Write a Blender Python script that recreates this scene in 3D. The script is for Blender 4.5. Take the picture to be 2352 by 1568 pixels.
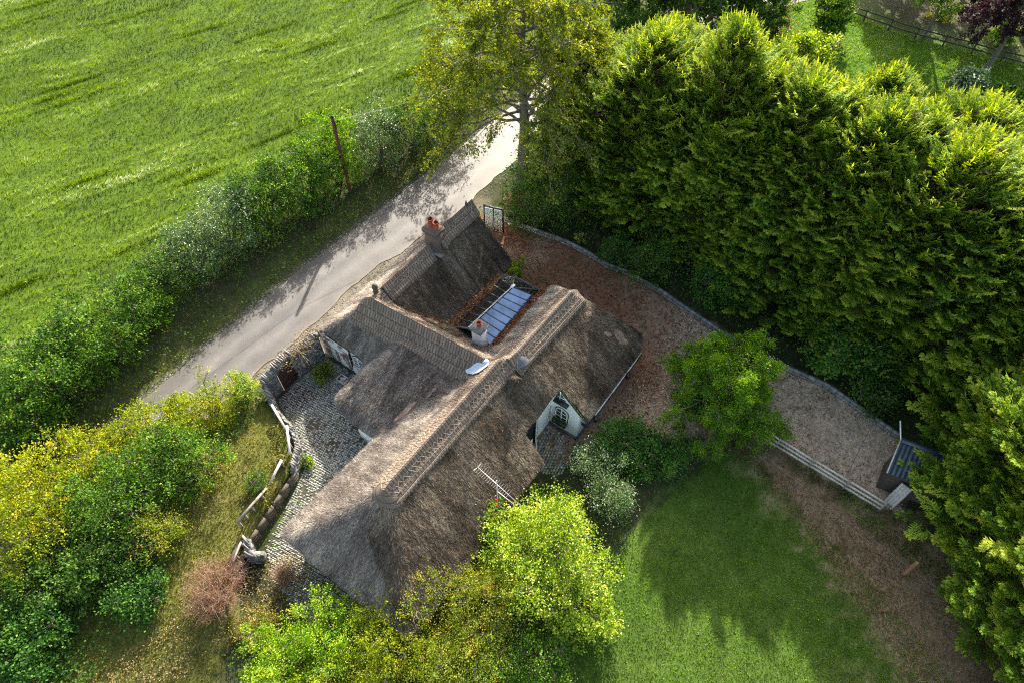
import bpy, math, random
import numpy as np
from mathutils import Vector, Matrix
R = np.random.default_rng(7)
random.seed(7)
SC = bpy.context.scene
for o in list(bpy.data.objects): bpy.data.objects.remove(o)
# ---------------------------------------------------------------- camera, sky, sun, exposure
H = 34.0
PITCH = math.radians(54)
FPX = 1568.0
cam_d = bpy.data.cameras.new("camera"); cam_d.lens = 24; cam_d.sensor_width = 36
cam_d.clip_end = 3000; cam_d.clip_start = .5
cam = bpy.data.objects.new("camera", cam_d); SC.collection.objects.link(cam)
cam.location = (0, 0, H); cam.rotation_euler = (math.radians(36), 0, 0)
SC.camera = cam
SUN_EL = math.radians(31); SUN_AZ = math.radians(10)      # azimuth from +Y towards +X
wd = bpy.data.worlds.new("World"); SC.world = wd; wd.use_nodes = True
nt = wd.node_tree; nt.nodes.clear()
sky = nt.nodes.new('ShaderNodeTexSky'); sky.sky_type = 'NISHITA'; sky.sun_disc = False
sky.sun_elevation = SUN_EL; sky.sun_rotation = SUN_AZ
sky.air_density = .9; sky.dust_density = 2.5; sky.ozone_density = .7
bg = nt.nodes.new('ShaderNodeBackground'); bg.inputs[1].default_value = .15
wo = nt.nodes.new('ShaderNodeOutputWorld')
wb = nt.nodes.new('ShaderNodeMix'); wb.data_type = 'RGBA'; wb.blend_type = 'MULTIPLY'; wb.inputs[0].default_value = 1; wb.inputs[7].default_value = (1, .92, .78, 1)
nt.links.new(sky.outputs[0], wb.inputs[6]); nt.links.new(wb.outputs[2], bg.inputs[0]); nt.links.new(bg.outputs[0], wo.inputs[0])
sl = bpy.data.lights.new("sun", 'SUN'); sl.energy = 3.8; sl.angle = math.radians(.5); sl.color = (1, .94, .83)
sun = bpy.data.objects.new("sun", sl); SC.collection.objects.link(sun)
sd = Vector((math.sin(SUN_AZ)*math.cos(SUN_EL), math.cos(SUN_AZ)*math.cos(SUN_EL), math.sin(SUN_EL)))
sun.rotation_euler = sd.to_track_quat('Z', 'Y').to_euler(); sun.location = sd*60
SC.view_settings.view_transform = 'Standard'; SC.view_settings.look = 'None'
SC.cycles.use_denoising = False; SC.cycles.filter_width = 1.15; SC.cycles.max_bounces = 8; SC.cycles.sample_clamp_indirect = 4
SC.view_settings.gamma = 1; SC.view_settings.exposure = 1.85
# ---------------------------------------------------------------- coordinates
cP, sP = math.cos(PITCH), math.sin(PITCH)
def ray(x, y):
    u = (x-1176)/FPX; v = (784-y)/FPX
    return np.array((u, cP+v*sP, -sP+v*cP))
def G(x, y, z=0.):            # photo pixel (2352 px wide) at height z -> world point
    d = ray(x, y); t = (z-H)/d[2]
    return (d[0]*t, d[1]*t, z)
TH = math.atan2(.811, .585); A2 = (math.cos(TH), math.sin(TH)); B2 = (A2[1], -A2[0])
def X(a, b, z=0.):            # road-aligned plan coordinates -> world
    return (a*A2[0]+b*B2[0], a*A2[1]+b*B2[1], z)
def XA(a, b, z):
    a = np.asarray(a, float); b = np.asarray(b, float)
    return np.stack([a*A2[0]+b*B2[0], a*A2[1]+b*B2[1], np.broadcast_to(np.asarray(z, float), a.shape)], -1)
def toab(x, y): return x*A2[0]+y*A2[1], x*B2[0]+y*B2[1]
# ---------------------------------------------------------------- noise
def _h(i, j, s):
    n = (i*374761393 + j*668265263 + s*974634777) & 0xffffffff
    n = ((n ^ (n >> 13))*1274126177) & 0xffffffff
    return ((n ^ (n >> 16)) & 0xffff)/65535.
def vnoise(x, y, s=0):
    x = np.asarray(x, float); y = np.asarray(y, float)
    i = np.floor(x).astype(np.int64); j = np.floor(y).astype(np.int64)
    fx = x-i; fy = y-j; fx = fx*fx*(3-2*fx); fy = fy*fy*(3-2*fy)
    return (_h(i, j, s)*(1-fx)+_h(i+1, j, s)*fx)*(1-fy)+(_h(i, j+1, s)*(1-fx)+_h(i+1, j+1, s)*fx)*fy
def fbm(x, y, s=0, o=4):
    r = 0; a = .5; t = 0
    for k in range(o):
        r = r+a*vnoise(x*2**k, y*2**k, s+k*17); t += a; a *= .55
    return r/t
def sst(e0, e1, x):
    t = np.clip((x-e0)/(e1-e0), 0, 1); return t*t*(3-2*t)
def sdist(px, py, poly):      # signed distance to polygon, positive inside
    px = np.asarray(px, float); py = np.asarray(py, float)
    d = np.full(px.shape, 1e9); ins = np.zeros(px.shape, bool)
    n = len(poly)
    for k in range(n):
        x0, y0 = poly[k][:2]; x1, y1 = poly[(k+1) % n][:2]
        ex, ey = x1-x0, y1-y0; L = ex*ex+ey*ey+1e-12
        t = np.clip(((px-x0)*ex+(py-y0)*ey)/L, 0, 1)
        d = np.minimum(d, np.hypot(px-x0-t*ex, py-y0-t*ey))
        c = (y0 > py) != (y1 > py)
        with np.errstate(divide='ignore', invalid='ignore'):
            xi = x0+(py-y0)*ex/(ey if abs(ey) > 1e-12 else 1e-12)
        ins ^= c & (px < xi)
    return np.where(ins, d, -d)
# ---------------------------------------------------------------- objects
def tag(o, label=None, cat=None, group=None, kind=None):
    if label: o['label'] = label
    if cat: o['category'] = cat
    if group: o['group'] = group
    if kind: o['kind'] = kind
    return o
def thing(name, loc, label, cat, group=None):
    o = bpy.data.objects.new(name, None); SC.collection.objects.link(o)
    o.location = loc; o.empty_display_size = .2
    return tag(o, label, cat, group)
class MB:
    """collects polygons of one mesh, with per-face tint, material slot and per-corner uv"""
    def __init__(s): s.V = []; s.F = {3: [], 4: []}; s.T = {3: [], 4: []}; s.M = {3: [], 4: []}; s.U = {3: [], 4: []}; s.n = 0; s.N = []
    def add(s, V, F, tint=.5, mat=0, uv=None):
        V = np.asarray(V, float).reshape(-1, 3); F = np.asarray(F, int)
        if len(F) == 0: return s
        k = F.shape[1]; m = len(F)
        s.V.append(V); s.F[k].append(F+s.n); s.n += len(V)
        s.T[k].append(np.broadcast_to(np.asarray(tint, float), (m,)))
        s.M[k].append(np.broadcast_to(np.asarray(mat, int), (m,)))
        s.U[k].append(np.zeros((m, k, 2)) if uv is None else np.asarray(uv, float).reshape(m, k, 2))
        return s
    def poly(s, P, tint=.5, mat=0):
        P = [Vector(p) for p in P]; c = sum(P, Vector())/len(P); V = P+[c]; n = len(P)
        return s.add([tuple(p) for p in V], [(k, (k+1) % n, n) for k in range(n)], tint, mat)
    def box(s, c, size, rz=0., tint=.5, mat=0, tilt=None):
        sx, sy, sz = [q/2 for q in size]
        V = np.array([(x, y, z) for z in (-sz, sz) for x, y in ((-sx, -sy), (sx, -sy), (sx, sy), (-sx, sy))])
        M = np.array(Matrix.Rotation(rz, 3, 'Z'))
        if tilt is not None: M = M @ np.array(tilt)
        V = V @ M.T + np.array(c)
        return s.add(V, [(0, 3, 2, 1), (4, 5, 6, 7), (0, 1, 5, 4), (1, 2, 6, 5), (2, 3, 7, 6), (3, 0, 4, 7)], tint, mat)
    def beam(s, p, q, w, h, tint=.5, mat=0, up=(0, 0, 1)):
        p = np.array(p, float); q = np.array(q, float); d = q-p; L = np.linalg.norm(d); d = d/(L+1e-9)
        u = np.array(up, float)
        if abs(d @ u) > .97: u = np.array((1., 0, 0))
        sdv = np.cross(d, u); sdv /= np.linalg.norm(sdv); u = np.cross(sdv, d)
        V = [e+sdv*i*w/2+u*j*h/2 for e in (p, q) for i, j in ((-1, -1), (1, -1), (1, 1), (-1, 1))]
        return s.add(V, [(0, 3, 2, 1), (4, 5, 6, 7), (0, 1, 5, 4), (1, 2, 6, 5), (2, 3, 7, 6), (3, 0, 4, 7)], tint, mat)
    def tube(s, P, r, n=6, tint=.5, mat=0, cap=True):
        P = np.asarray(P, float); m = len(P); r = np.broadcast_to(np.asarray(r, float), (m,))
        T = np.gradient(P, axis=0); T /= np.linalg.norm(T, axis=1)[:, None]+1e-9
        up = np.array((0, 0, 1.)) if abs(T[0][2]) < .9 else np.array((1., 0, 0))
        S = np.cross(T, up); S /= np.linalg.norm(S, axis=1)[:, None]+1e-9; U = np.cross(S, T)
        an = np.arange(n)*2*math.pi/n
        V = P[:, None]+(S[:, None]*np.cos(an)[None, :, None]+U[:, None]*np.sin(an)[None, :, None])*r[:, None, None]
        i = np.arange(m-1)[:, None]*n; j = np.arange(n)[None]; k = (j+1) % n
        F = np.stack([i+j, i+k, i+n+k, i+n+j], -1).reshape(-1, 4)
        s.add(V.reshape(-1, 3), F, tint, mat)
        if cap and n > 3:
            for q in (0, m-1):
                c = np.vstack([V[q], P[q:q+1]]); f = [(a, (a+1) % n, n) if q else ((a+1) % n, a, n) for a in range(n)]
                s.add(c, f, tint, mat)
        return s
    def lathe(s, c, prof, n=20, tint=.5, mat=0):
        an = np.arange(n)*2*math.pi/n; prof = np.asarray(prof, float)
        V = np.stack([prof[:, 0:1]*np.cos(an), prof[:, 0:1]*np.sin(an), np.repeat(prof[:, 1:2], n, 1)], -1)+np.array(c)
        m = len(prof); i = np.arange(m-1)[:, None]*n; j = np.arange(n)[None]; k = (j+1) % n
        return s.add(V.reshape(-1, 3), np.stack([i+j, i+k, i+n+k, i+n+j], -1).reshape(-1, 4), tint, mat)
    def grid(s, P, tint=.5, mat=0, uv=None, mask=None):
        P = np.asarray(P, float); m, n = P.shape[:2]
        i = np.arange(m-1)[:, None]*n; j = np.arange(n-1)[None]
        F = np.stack([i+j, i+j+1, i+n+j+1, i+n+j], -1).reshape(-1, 4)
        if mask is not None: F = F[mask.reshape(-1)]
        U = None if uv is None else np.asarray(uv).reshape(-1, 2)[F]
        return s.add(P.reshape(-1, 3), F, tint, mat, U)
    def build(s, name, mats, parent=None, smooth=False, label=None, cat=None, group=None, kind=None, weld=False):
        if not isinstance(mats, (list, tuple)): mats = [mats]
        V = np.concatenate(s.V)
        if parent is not None: V = V-np.array(parent.location)
        me = bpy.data.meshes.new(name)
        F3 = np.concatenate(s.F[3]) if s.F[3] else np.zeros((0, 3), int)
        F4 = np.concatenate(s.F[4]) if s.F[4] else np.zeros((0, 4), int)
        n3, n4 = len(F3), len(F4)
        me.vertices.add(len(V)); me.vertices.foreach_set('co', V.astype(np.float32).ravel())
        me.loops.add(n3*3+n4*4); me.loops.foreach_set('vertex_index', np.concatenate([F3.ravel(), F4.ravel()]).astype(np.int32))
        me.polygons.add(n3+n4)
        me.polygons.foreach_set('loop_start', np.concatenate([np.arange(n3)*3, n3*3+np.arange(n4)*4]).astype(np.int32))
        for m in mats: me.materials.append(m)
        cc = lambda D: np.concatenate([np.concatenate(D[k]) for k in (3, 4) if D[k]])
        me.polygons.foreach_set('material_index', cc(s.M).astype(np.int32))
        me.update(calc_edges=True)
        if smooth: me.polygons.foreach_set('use_smooth', np.ones(n3+n4, bool))
        at = me.attributes.new('tint', 'FLOAT', 'FACE'); at.data.foreach_set('value', cc(s.T).astype(np.float32))
        uvd = np.concatenate([np.concatenate(s.U[k]).reshape(-1, 2) for k in (3, 4) if s.U[k]])
        if np.any(uvd):
            ul = me.uv_layers.new(name='UVMap'); ul.data.foreach_set('uv', uvd.astype(np.float32).ravel())
        o = bpy.data.objects.new(name, me); SC.collection.objects.link(o)
        if parent is not None: o.parent = parent
        return tag(o, label, cat, group, kind)
def root_mesh(mb, name, mats, **k):    # a thing that is a single mesh, origin at its base
    V = np.concatenate(mb.V); c = (V.min(0)+V.max(0))/2; c[2] = V[:, 2].min()
    class P_: location = c
    mb2 = mb; mb2.V = [v-c for v in mb2.V]
    o = mb2.build(name, mats, **k); o.location = c
    return o
def sub(o_parent, mb, name, mats, **k):  # part of a part (the part sits at its root's origin)
    r = o_parent
    off = np.zeros(3)
    while r is not None: off += np.array(r.location); r = r.parent
    mb.V = [v-off for v in mb.V]
    o = mb.build(name, mats, **k); o.parent = o_parent
    return o
# ---------------------------------------------------------------- materials
def newmat(name):
    m = bpy.data.materials.new(name); m.use_nodes = True; t = m.node_tree; t.nodes.clear()
    out = t.nodes.new('ShaderNodeOutputMaterial'); b = t.nodes.new('ShaderNodeBsdfPrincipled')
    t.links.new(b.outputs[0], out.inputs[0]); return m, t, b, out
def N(t, typ, **k):
    n = t.nodes.new(typ)
    for a, v in k.items(): setattr(n, a, v)
    return n
def ramp(t, fac, stops, interp='LINEAR'):
    r = N(t, 'ShaderNodeValToRGB'); e = r.color_ramp; e.interpolation = interp
    while len(e.elements) < len(stops): e.elements.new(.5)
    for el, (p, c) in zip(e.elements, stops): el.position = p; el.color = (*c, 1)
    t.links.new(fac, r.inputs[0]); return r.outputs[0]
def math_(t, op, a, b=None, clamp=False):
    n = N(t, 'ShaderNodeMath', operation=op, use_clamp=clamp)
    for k, v in ((0, a), (1, b)):
        if v is None: continue
        if isinstance(v, (int, float)): n.inputs[k].default_value = v
        else: t.links.new(v, n.inputs[k])
    return n.outputs[0]
def mixc(t, fac, a, b, mode='MIX'):
    n = N(t, 'ShaderNodeMix', data_type='RGBA', blend_type=mode)
    if isinstance(fac, (int, float)): n.inputs[0].default_value = fac
    else: t.links.new(fac, n.inputs[0])
    for k, v in ((6, a), (7, b)):
        if isinstance(v, tuple): n.inputs[k].default_value = (*v, 1)
        else: t.links.new(v, n.inputs[k])
    return n.outputs[2]
def noise(t, scale, detail=4, rough=.6, vec=None, sc=None):
    n = N(t, 'ShaderNodeTexNoise'); n.inputs['Scale'].default_value = scale; n.inputs['Detail'].default_value = detail; n.inputs['Roughness'].default_value = rough
    if vec is None: vec = N(t, 'ShaderNodeTexCoord').outputs['Object']
    if sc:
        mp = N(t, 'ShaderNodeMapping'); mp.inputs['Scale'].default_value = sc; t.links.new(vec, mp.inputs[0]); vec = mp.outputs[0]
    t.links.new(vec, n.inputs['Vector']); return n.outputs['Fac']
def bump(t, b, h, strength=.5, dist=.02):
    n = N(t, 'ShaderNodeBump'); n.inputs['Strength'].default_value = strength; n.inputs['Distance'].default_value = dist
    t.links.new(h, n.inputs['Height']); t.links.new(n.outputs[0], b.inputs['Normal'])
def simple(name, col, rough=.7, var=.25, scale=6, metal=0., bmp=.3, tintvar=0.):
    m, t, b, o = newmat(name)
    f = noise(t, scale, 5)
    c0 = tuple(max(0, q*(1-var)) for q in col); c1 = tuple(min(1, q*(1+var)) for q in col)
    c = ramp(t, f, [(.3, c0), (.7, c1)])
    if tintvar:
        at = N(t, 'ShaderNodeAttribute', attribute_name='tint')
        k = math_(t, 'ADD', math_(t, 'MULTIPLY', at.outputs['Fac'], 2*tintvar), 1-tintvar)
        c = mixc(t, 1., c, N(t, 'ShaderNodeCombineColor').outputs[0], 'MULTIPLY')
        cmb = c.node.inputs[7].links[0].from_node
        for q in range(3): t.links.new(k, cmb.inputs[q])
    t.links.new(c, b.inputs['Base Color']); b.inputs['Roughness'].default_value = rough; b.inputs['Metallic'].default_value = metal
    if bmp: bump(t, b, noise(t, scale*6, 4), bmp, .02)
    return m
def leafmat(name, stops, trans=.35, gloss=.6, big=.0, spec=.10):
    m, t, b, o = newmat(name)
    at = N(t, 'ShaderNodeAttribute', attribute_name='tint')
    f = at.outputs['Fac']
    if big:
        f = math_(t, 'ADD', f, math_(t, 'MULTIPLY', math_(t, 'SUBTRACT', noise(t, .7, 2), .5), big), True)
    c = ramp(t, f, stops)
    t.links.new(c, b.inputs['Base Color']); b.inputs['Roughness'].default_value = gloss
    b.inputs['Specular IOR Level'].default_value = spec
    tr = N(t, 'ShaderNodeBsdfTranslucent'); hs = N(t, 'ShaderNodeHueSaturation')
    hs.inputs['Hue'].default_value = .485; hs.inputs['Saturation'].default_value = 1.15; hs.inputs['Value'].default_value = 1.6
    t.links.new(c, hs.inputs['Color']); t.links.new(hs.outputs[0], tr.inputs[0])
    mx = N(t, 'ShaderNodeMixShader'); mx.inputs[0].default_value = trans
    t.links.new(b.outputs[0], mx.inputs[1]); t.links.new(tr.outputs[0], mx.inputs[2]); t.links.new(mx.outputs[0], o.inputs[0])
    return m
M = {}
def _foliage():
    L = lambda n, *c, **k: M.__setitem__(n, leafmat(n, [(i/(len(c)-1), q) for i, q in enumerate(c)], **k))
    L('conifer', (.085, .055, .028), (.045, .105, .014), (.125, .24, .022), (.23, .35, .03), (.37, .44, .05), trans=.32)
    L('green', (.010, .030, .005), (.028, .08, .008), (.065, .16, .012), (.15, .28, .022), (.30, .40, .06), spec=.15, trans=.25)
    L('bright', (.02, .06, .006), (.06, .16, .009), (.14, .29, .014), (.28, .42, .025), (.48, .52, .06))
    L('golden', (.035, .055, .006), (.10, .15, .008), (.19, .27, .012), (.34, .39, .022), (.55, .46, .04))
    L('silver', (.02, .04, .015), (.04, .095, .02), (.09, .17, .04), (.22, .30, .13), (.50, .56, .40), gloss=.3, spec=.4, trans=.25)
    L('dark', (.012, .028, .006), (.028, .065, .011), (.055, .125, .02), (.10, .19, .03), (.18, .28, .045), trans=.25)
    L('blue', (.014, .038, .008), (.034, .095, .016), (.06, .16, .025), (.11, .24, .036), (.19, .31, .05), trans=.25)
    L('lime', (.03, .08, .006), (.10, .20, .010), (.25, .38, .02), (.48, .56, .06), (.75, .74, .20), gloss=.4, spec=.3)
    L('olive', (.03, .05, .008), (.10, .15, .014), (.19, .27, .022), (.34, .37, .045), (.50, .33, .08))
    L('willow', (.035, .05, .010), (.09, .125, .016), (.18, .235, .026), (.30, .36, .05), (.50, .48, .10), trans=.4)
    L('variegated', (.02, .05, .015), (.05, .11, .03), (.11, .19, .06), (.25, .34, .16), (.60, .64, .46), gloss=.3)
    L('purple', (.02, .010, .012), (.03, .016, .02), (.05, .022, .03), (.07, .035, .035), (.10, .07, .04), trans=.2)
    L('grassy', (.02, .05, .008), (.075, .13, .010), (.165, .27, .016), (.27, .38, .04), (.56, .61, .34), trans=.2, gloss=.4)
    L('lawny', (.04, .06, .012), (.08, .145, .014), (.13, .26, .02), (.22, .35, .04), (.42, .38, .16), trans=.3, gloss=.5)
    L('hay', (.07, .05, .02), (.15, .11, .045), (.25, .19, .085), (.36, .28, .13), (.45, .37, .2), trans=.15, gloss=.7)
    L('weeds', (.05, .05, .012), (.10, .11, .016), (.18, .19, .03), (.28, .24, .05), (.40, .30, .09), trans=.25)
    L('litter', (.05, .018, .008), (.13, .035, .014), (.22, .075, .03), (.32, .20, .10), (.5, .38, .12), trans=.1, gloss=.7)
    L('chips', (.10, .055, .03), (.27, .175, .11), (.44, .32, .215), (.60, .47, .34), (.80, .66, .50), trans=.0, gloss=.9)
    L('pinktwig', (.10, .05, .035), (.20, .10, .07), (.30, .16, .11), (.38, .24, .15), (.45, .32, .2), trans=.1, gloss=.8)
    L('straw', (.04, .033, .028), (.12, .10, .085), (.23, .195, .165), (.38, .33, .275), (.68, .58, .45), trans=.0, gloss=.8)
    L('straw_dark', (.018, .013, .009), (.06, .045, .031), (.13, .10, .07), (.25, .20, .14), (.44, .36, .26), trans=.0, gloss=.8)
_foliage()
M['bark'] = simple('bark', (.13, .10, .07), .9, .5, 9)
M['greybark'] = simple('greybark', (.17, .15, .11), .9, .4, 9)
M['timber'] = simple('timber', (.27, .23, .19), .85, .35, 8)
M['palewood'] = simple('palewood', (.54, .49, .44), .8, .25, 9)
M['whitewood'] = simple('whitewood', (.72, .60, .52), .75, .2, 7)
M['darkwood'] = simple('darkwood', (.075, .06, .045), .9, .4, 8)
M['polewood'] = simple('polewood', (.10, .035, .024), .8, .3, 8)
M['doorwood'] = simple('doorwood', (.055, .022, .016), .6, .3, 6)
M['black'] = simple('black', (.012, .013, .015), .4, .3, 5, bmp=.05)
M['greenpaint'] = simple('greenpaint', (.012, .03, .025), .35, .2, 5, bmp=.05)
M['moss_shade'] = simple('moss_shade', (.04, .075, .022), .95, .5, 9)
M['whiteframe'] = simple('whiteframe', (.78, .78, .74), .5, .06, 8, bmp=.1)
M['lead'] = simple('lead', (.50, .58, .68), .45, .25, 14, metal=.35, bmp=.6)
M['terracotta'] = simple('terracotta', (.38, .075, .025), .75, .2, 8)
M['soot'] = simple('soot', (.015, .012, .01), .9, .3, 8)
M['ligger'] = simple('ligger', (.40, .33, .235), .7, .3, 12, bmp=.1, tintvar=.35)
M['cobble'] = simple('cobble', (.30, .30, .265), .6, .3, 5, bmp=.3, tintvar=.6)
M['stone'] = simple('stone', (.17, .165, .155), .85, .35, 4, bmp=.5, tintvar=.5)
M['kerbstone'] = simple('kerbstone', (.24, .235, .225), .9, .3, 4, tintvar=.25)
M['whitestone'] = simple('whitestone', (.62, .60, .54), .85, .2, 6, tintvar=.3)
M['slate'] = simple('slate', (.10, .105, .115), .6, .3, 6, tintvar=.4)
M['metal'] = simple('metal', (.55, .47, .44), .4, .2, 10, metal=.6, bmp=.05)
M['wire'] = simple('wire', (.06, .065, .06), .5, .1, 3, bmp=0)
M['palewire'] = simple('palewire', (.40, .38, .34), .5, .1, 3, bmp=0)
M['redplastic'] = simple('redplastic', (.6, .03, .03), .4, .1, 3, bmp=0)
M['gatepanel'] = simple('gatepanel', (.58, .59, .50), .6, .15, 5, bmp=.1)
M['flowerpot'] = simple('flowerpot', (.20, .155, .06), .8, .3, 6)
def wallmat():
    m, t, b, o = newmat('limewash')
    co = N(t, 'ShaderNodeTexCoord').outputs['Object']
    st = noise(t, 1.6, 6, .7, co, (1, 1, .45))
    grime = ramp(t, st, [(.40, (0, 0, 0)), (.66, (1, 1, 1))])
    base = mixc(t, math_(t, 'MULTIPLY', noise(t, 9, 4, .6, co), .3), (.95, .95, .94), (.86, .84, .80))
    c = mixc(t, math_(t, 'MULTIPLY', grime, .25), base, (.42, .36, .27))
    t.links.new(c, b.inputs['Base Color']); b.inputs['Roughness'].default_value = .9
    bump(t, b, noise(t, 30, 3, .6, co), .6, .015)
    return m
M['limewash'] = wallmat()
def peelmat():
    m, t, b, o = newmat('peeling_limewash')
    co = N(t, 'ShaderNodeTexCoord').outputs['Object']
    f = ramp(t, noise(t, 2.2, 7, .72, co), [(.48, (0, 0, 0)), (.55, (1, 1, 1))])
    c = mixc(t, f, (.72, .70, .67), (.16, .095, .065)); t.links.new(c, b.inputs['Base Color']); b.inputs['Roughness'].default_value = .9
    bump(t, b, f, .5, .02); return m
M['peeling'] = peelmat()
def thatchmat():
    m, t, b, o = newmat('weathered_thatch')
    uv = N(t, 'ShaderNodeUVMap').outputs[0]; co = N(t, 'ShaderNodeTexCoord').outputs['Object']
    st = noise(t, 1, 5, .8, uv, (14, 2.4, 1)); st2 = noise(t, 1, 4, .75, uv, (45, 7, 1))
    big = noise(t, .55, 5, .65, co); med = noise(t, 2.6, 6, .75, co); bs = noise(t, 1, 4, .7, uv, (4.5, .55, 1))
    f = math_(t, 'ADD', math_(t, 'MULTIPLY', st, .55), math_(t, 'ADD', math_(t, 'MULTIPLY', st2, .45), math_(t, 'ADD', math_(t, 'MULTIPLY', math_(t, 'SUBTRACT', med, .5), .5), math_(t, 'MULTIPLY', math_(t, 'SUBTRACT', bs, .5), .42))))
    lt = ramp(t, f, [(.32, (.055, .044, .036)), (.50, (.185, .153, .125)), (.68, (.44, .375, .305))])
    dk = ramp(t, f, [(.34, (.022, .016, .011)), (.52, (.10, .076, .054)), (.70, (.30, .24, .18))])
    at = N(t, 'ShaderNodeAttribute', attribute_name='moss_shade').outputs['Fac']
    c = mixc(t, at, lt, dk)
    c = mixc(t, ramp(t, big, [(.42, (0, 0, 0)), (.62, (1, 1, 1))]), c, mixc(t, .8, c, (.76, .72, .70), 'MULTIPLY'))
    t.links.new(c, b.inputs['Base Color']); b.inputs['Roughness'].default_value = .95; b.inputs['Specular IOR Level'].default_value = .15
    bump(t, b, math_(t, 'ADD', st, st2), 1., .09)
    return m
M['thatch'] = thatchmat()
def capmat():
    m, t, b, o = newmat('ridge_straw')
    uv = N(t, 'ShaderNodeUVMap').outputs[0]; co = N(t, 'ShaderNodeTexCoord').outputs['Object']
    st = noise(t, 1, 4, .7, uv, (34, 2.2, 1))
    w = N(t, 'ShaderNodeTexBrick'); w.offset = .5
    w.inputs['Scale'].default_value = 1; w.inputs['Brick Width'].default_value = .17; w.inputs['Row Height'].default_value = .42
    w.inputs['Mortar Size'].default_value = .03; w.inputs['Mortar Smooth'].default_value = .6
    w.inputs['Color1'].default_value = (1, 1, 1, 1); w.inputs['Color2'].default_value = (.5, .5, .5, 1); w.inputs['Mortar'].default_value = (.16, .15, .14, 1)
    t.links.new(uv, w.inputs[0])
    c = ramp(t, st, [(.3, (.15, .098, .066)), (.5, (.31, .215, .155)), (.72, (.50, .375, .28))])
    c = mixc(t, .9, c, w.outputs[0], 'MULTIPLY')
    c = mixc(t, math_(t, 'MULTIPLY', noise(t, 1.2, 4, .6, co), .5), c, (.15, .135, .115))
    t.links.new(c, b.inputs['Base Color']); b.inputs['Roughness'].default_value = .9
    bump(t, b, math_(t, 'ADD', st, math_(t, 'MULTIPLY', w.outputs['Fac'], -1.2)), .9, .04)
    return m
M['cap'] = capmat()
def brickmat():
    m, t, b, o = newmat('old_brick')
    co = N(t, 'ShaderNodeTexCoord').outputs['Object']
    mp = N(t, 'ShaderNodeMapping'); mp.inputs['Rotation'].default_value = (0, 0, -TH); t.links.new(co, mp.inputs[0])
    sx = N(t, 'ShaderNodeSeparateXYZ'); t.links.new(mp.outputs[0], sx.inputs[0])
    cb = N(t, 'ShaderNodeCombineXYZ'); t.links.new(math_(t, 'ADD', sx.outputs[0], sx.outputs[1]), cb.inputs[0]); t.links.new(sx.outputs[2], cb.inputs[1])
    w = N(t, 'ShaderNodeTexBrick'); w.inputs['Scale'].default_value = 1; w.inputs['Brick Width'].default_value = .23; w.inputs['Row Height'].default_value = .085; w.inputs['Mortar Size'].default_value = .012
    w.inputs['Color1'].default_value = (.15, .052, .032, 1); w.inputs['Color2'].default_value = (.10, .066, .05, 1); w.inputs['Mortar'].default_value = (.16, .135, .11, 1)
    t.links.new(cb.outputs[0], w.inputs[0])
    c = mixc(t, math_(t, 'MULTIPLY', noise(t, 5, 5), .45), w.outputs[0], (.13, .11, .085))
    t.links.new(c, b.inputs['Base Color']); b.inputs['Roughness'].default_value = .9; bump(t, b, w.outputs['Fac'], -.5, .02); return m
M['brick'] = brickmat()
def glassmat(name, inner, refl, rough=.05, tint=(.5, .55, .6)):
    m, t, b, o = newmat(name)
    c = mixc(t, ramp(t, noise(t, 1.3, 5, .7), [(.45, (0, 0, 0)), (.75, (1, 1, 1))]), inner, tuple(q*3+.04 for q in inner))  # pale patches in the colour stand in for reflected clouds
    t.links.new(c, b.inputs['Base Color']); b.inputs['Roughness'].default_value = .6
    gl = N(t, 'ShaderNodeBsdfGlossy'); gl.inputs['Roughness'].default_value = rough; gl.inputs['Color'].default_value = (*tint, 1)
    lw = N(t, 'ShaderNodeLayerWeight'); lw.inputs[0].default_value = .35
    f = math_(t, 'MAXIMUM', math_(t, 'MULTIPLY', lw.outputs['Fresnel'], 1.2), math_(t, 'MULTIPLY', ramp(t, noise(t, .9, 4, .6), [(.35, (.65, .65, .65)), (.65, (1.25, 1.25, 1.25))]), refl), True)  # reflection strength varied in patches, like clouds in the glass
    mx = N(t, 'ShaderNodeMixShader'); t.links.new(f, mx.inputs[0]); t.links.new(b.outputs[0], mx.inputs[1]); t.links.new(gl.outputs[0], mx.inputs[2])
    t.links.new(mx.outputs[0], o.inputs[0]); return m
M['glass_sky'] = glassmat('sky_tinted_glass', (.035, .06, .10), .5, .04, (.34, .44, .60))  # blue of the reflected sky tinted into the glass colour
M['glass_dark'] = glassmat('dark_glass', (.055, .058, .045), .10, .2)  # dark colour stands in for panes that reflect no sky
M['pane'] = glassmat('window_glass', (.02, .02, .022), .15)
# ================================================================ GROUND
def pp(*pts): return [G(x, y)[:2] for x, y in pts]
def pab(*pts): return [X(a, b)[:2] for a, b in pts]
ROAD_L = [(-40, -29.6), (0, -29.4), (17, -29.35), (24, -28.9), (32, -28.6), (45, -28.2), (58, -25), (70, -19), (85, -12)]
ROAD_R = [(-40, -25.6), (0, -25.4), (12, -25.35), (19, -25.4), (24, -24.7), (26.5, -24.2), (32, -24.2), (45, -23.8), (58, -20.8), (70, -15), (85, -8)]
P_ROAD = pab(*ROAD_L, *ROAD_R[::-1])
P_FIELD = pab((-60, -33.5), (0, -33.0), (10, -33.2), (20, -33.4), (30, -33), (45, -32), (60, -29), (70, -25), (90, -18), (200, 20), (200, -300), (-60, -300))
P_YARD = pp((1080, 490), (1160, 505), (1340, 575), (1440, 625), (1575, 710), (1765, 825), (1900, 885), (2060, 1000), (2075, 1180), (2030, 1160), (1720, 985), (1600, 1000), (1500, 1010), (1330, 1070), (1200, 1060), (1050, 700), (1040, 500))
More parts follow.
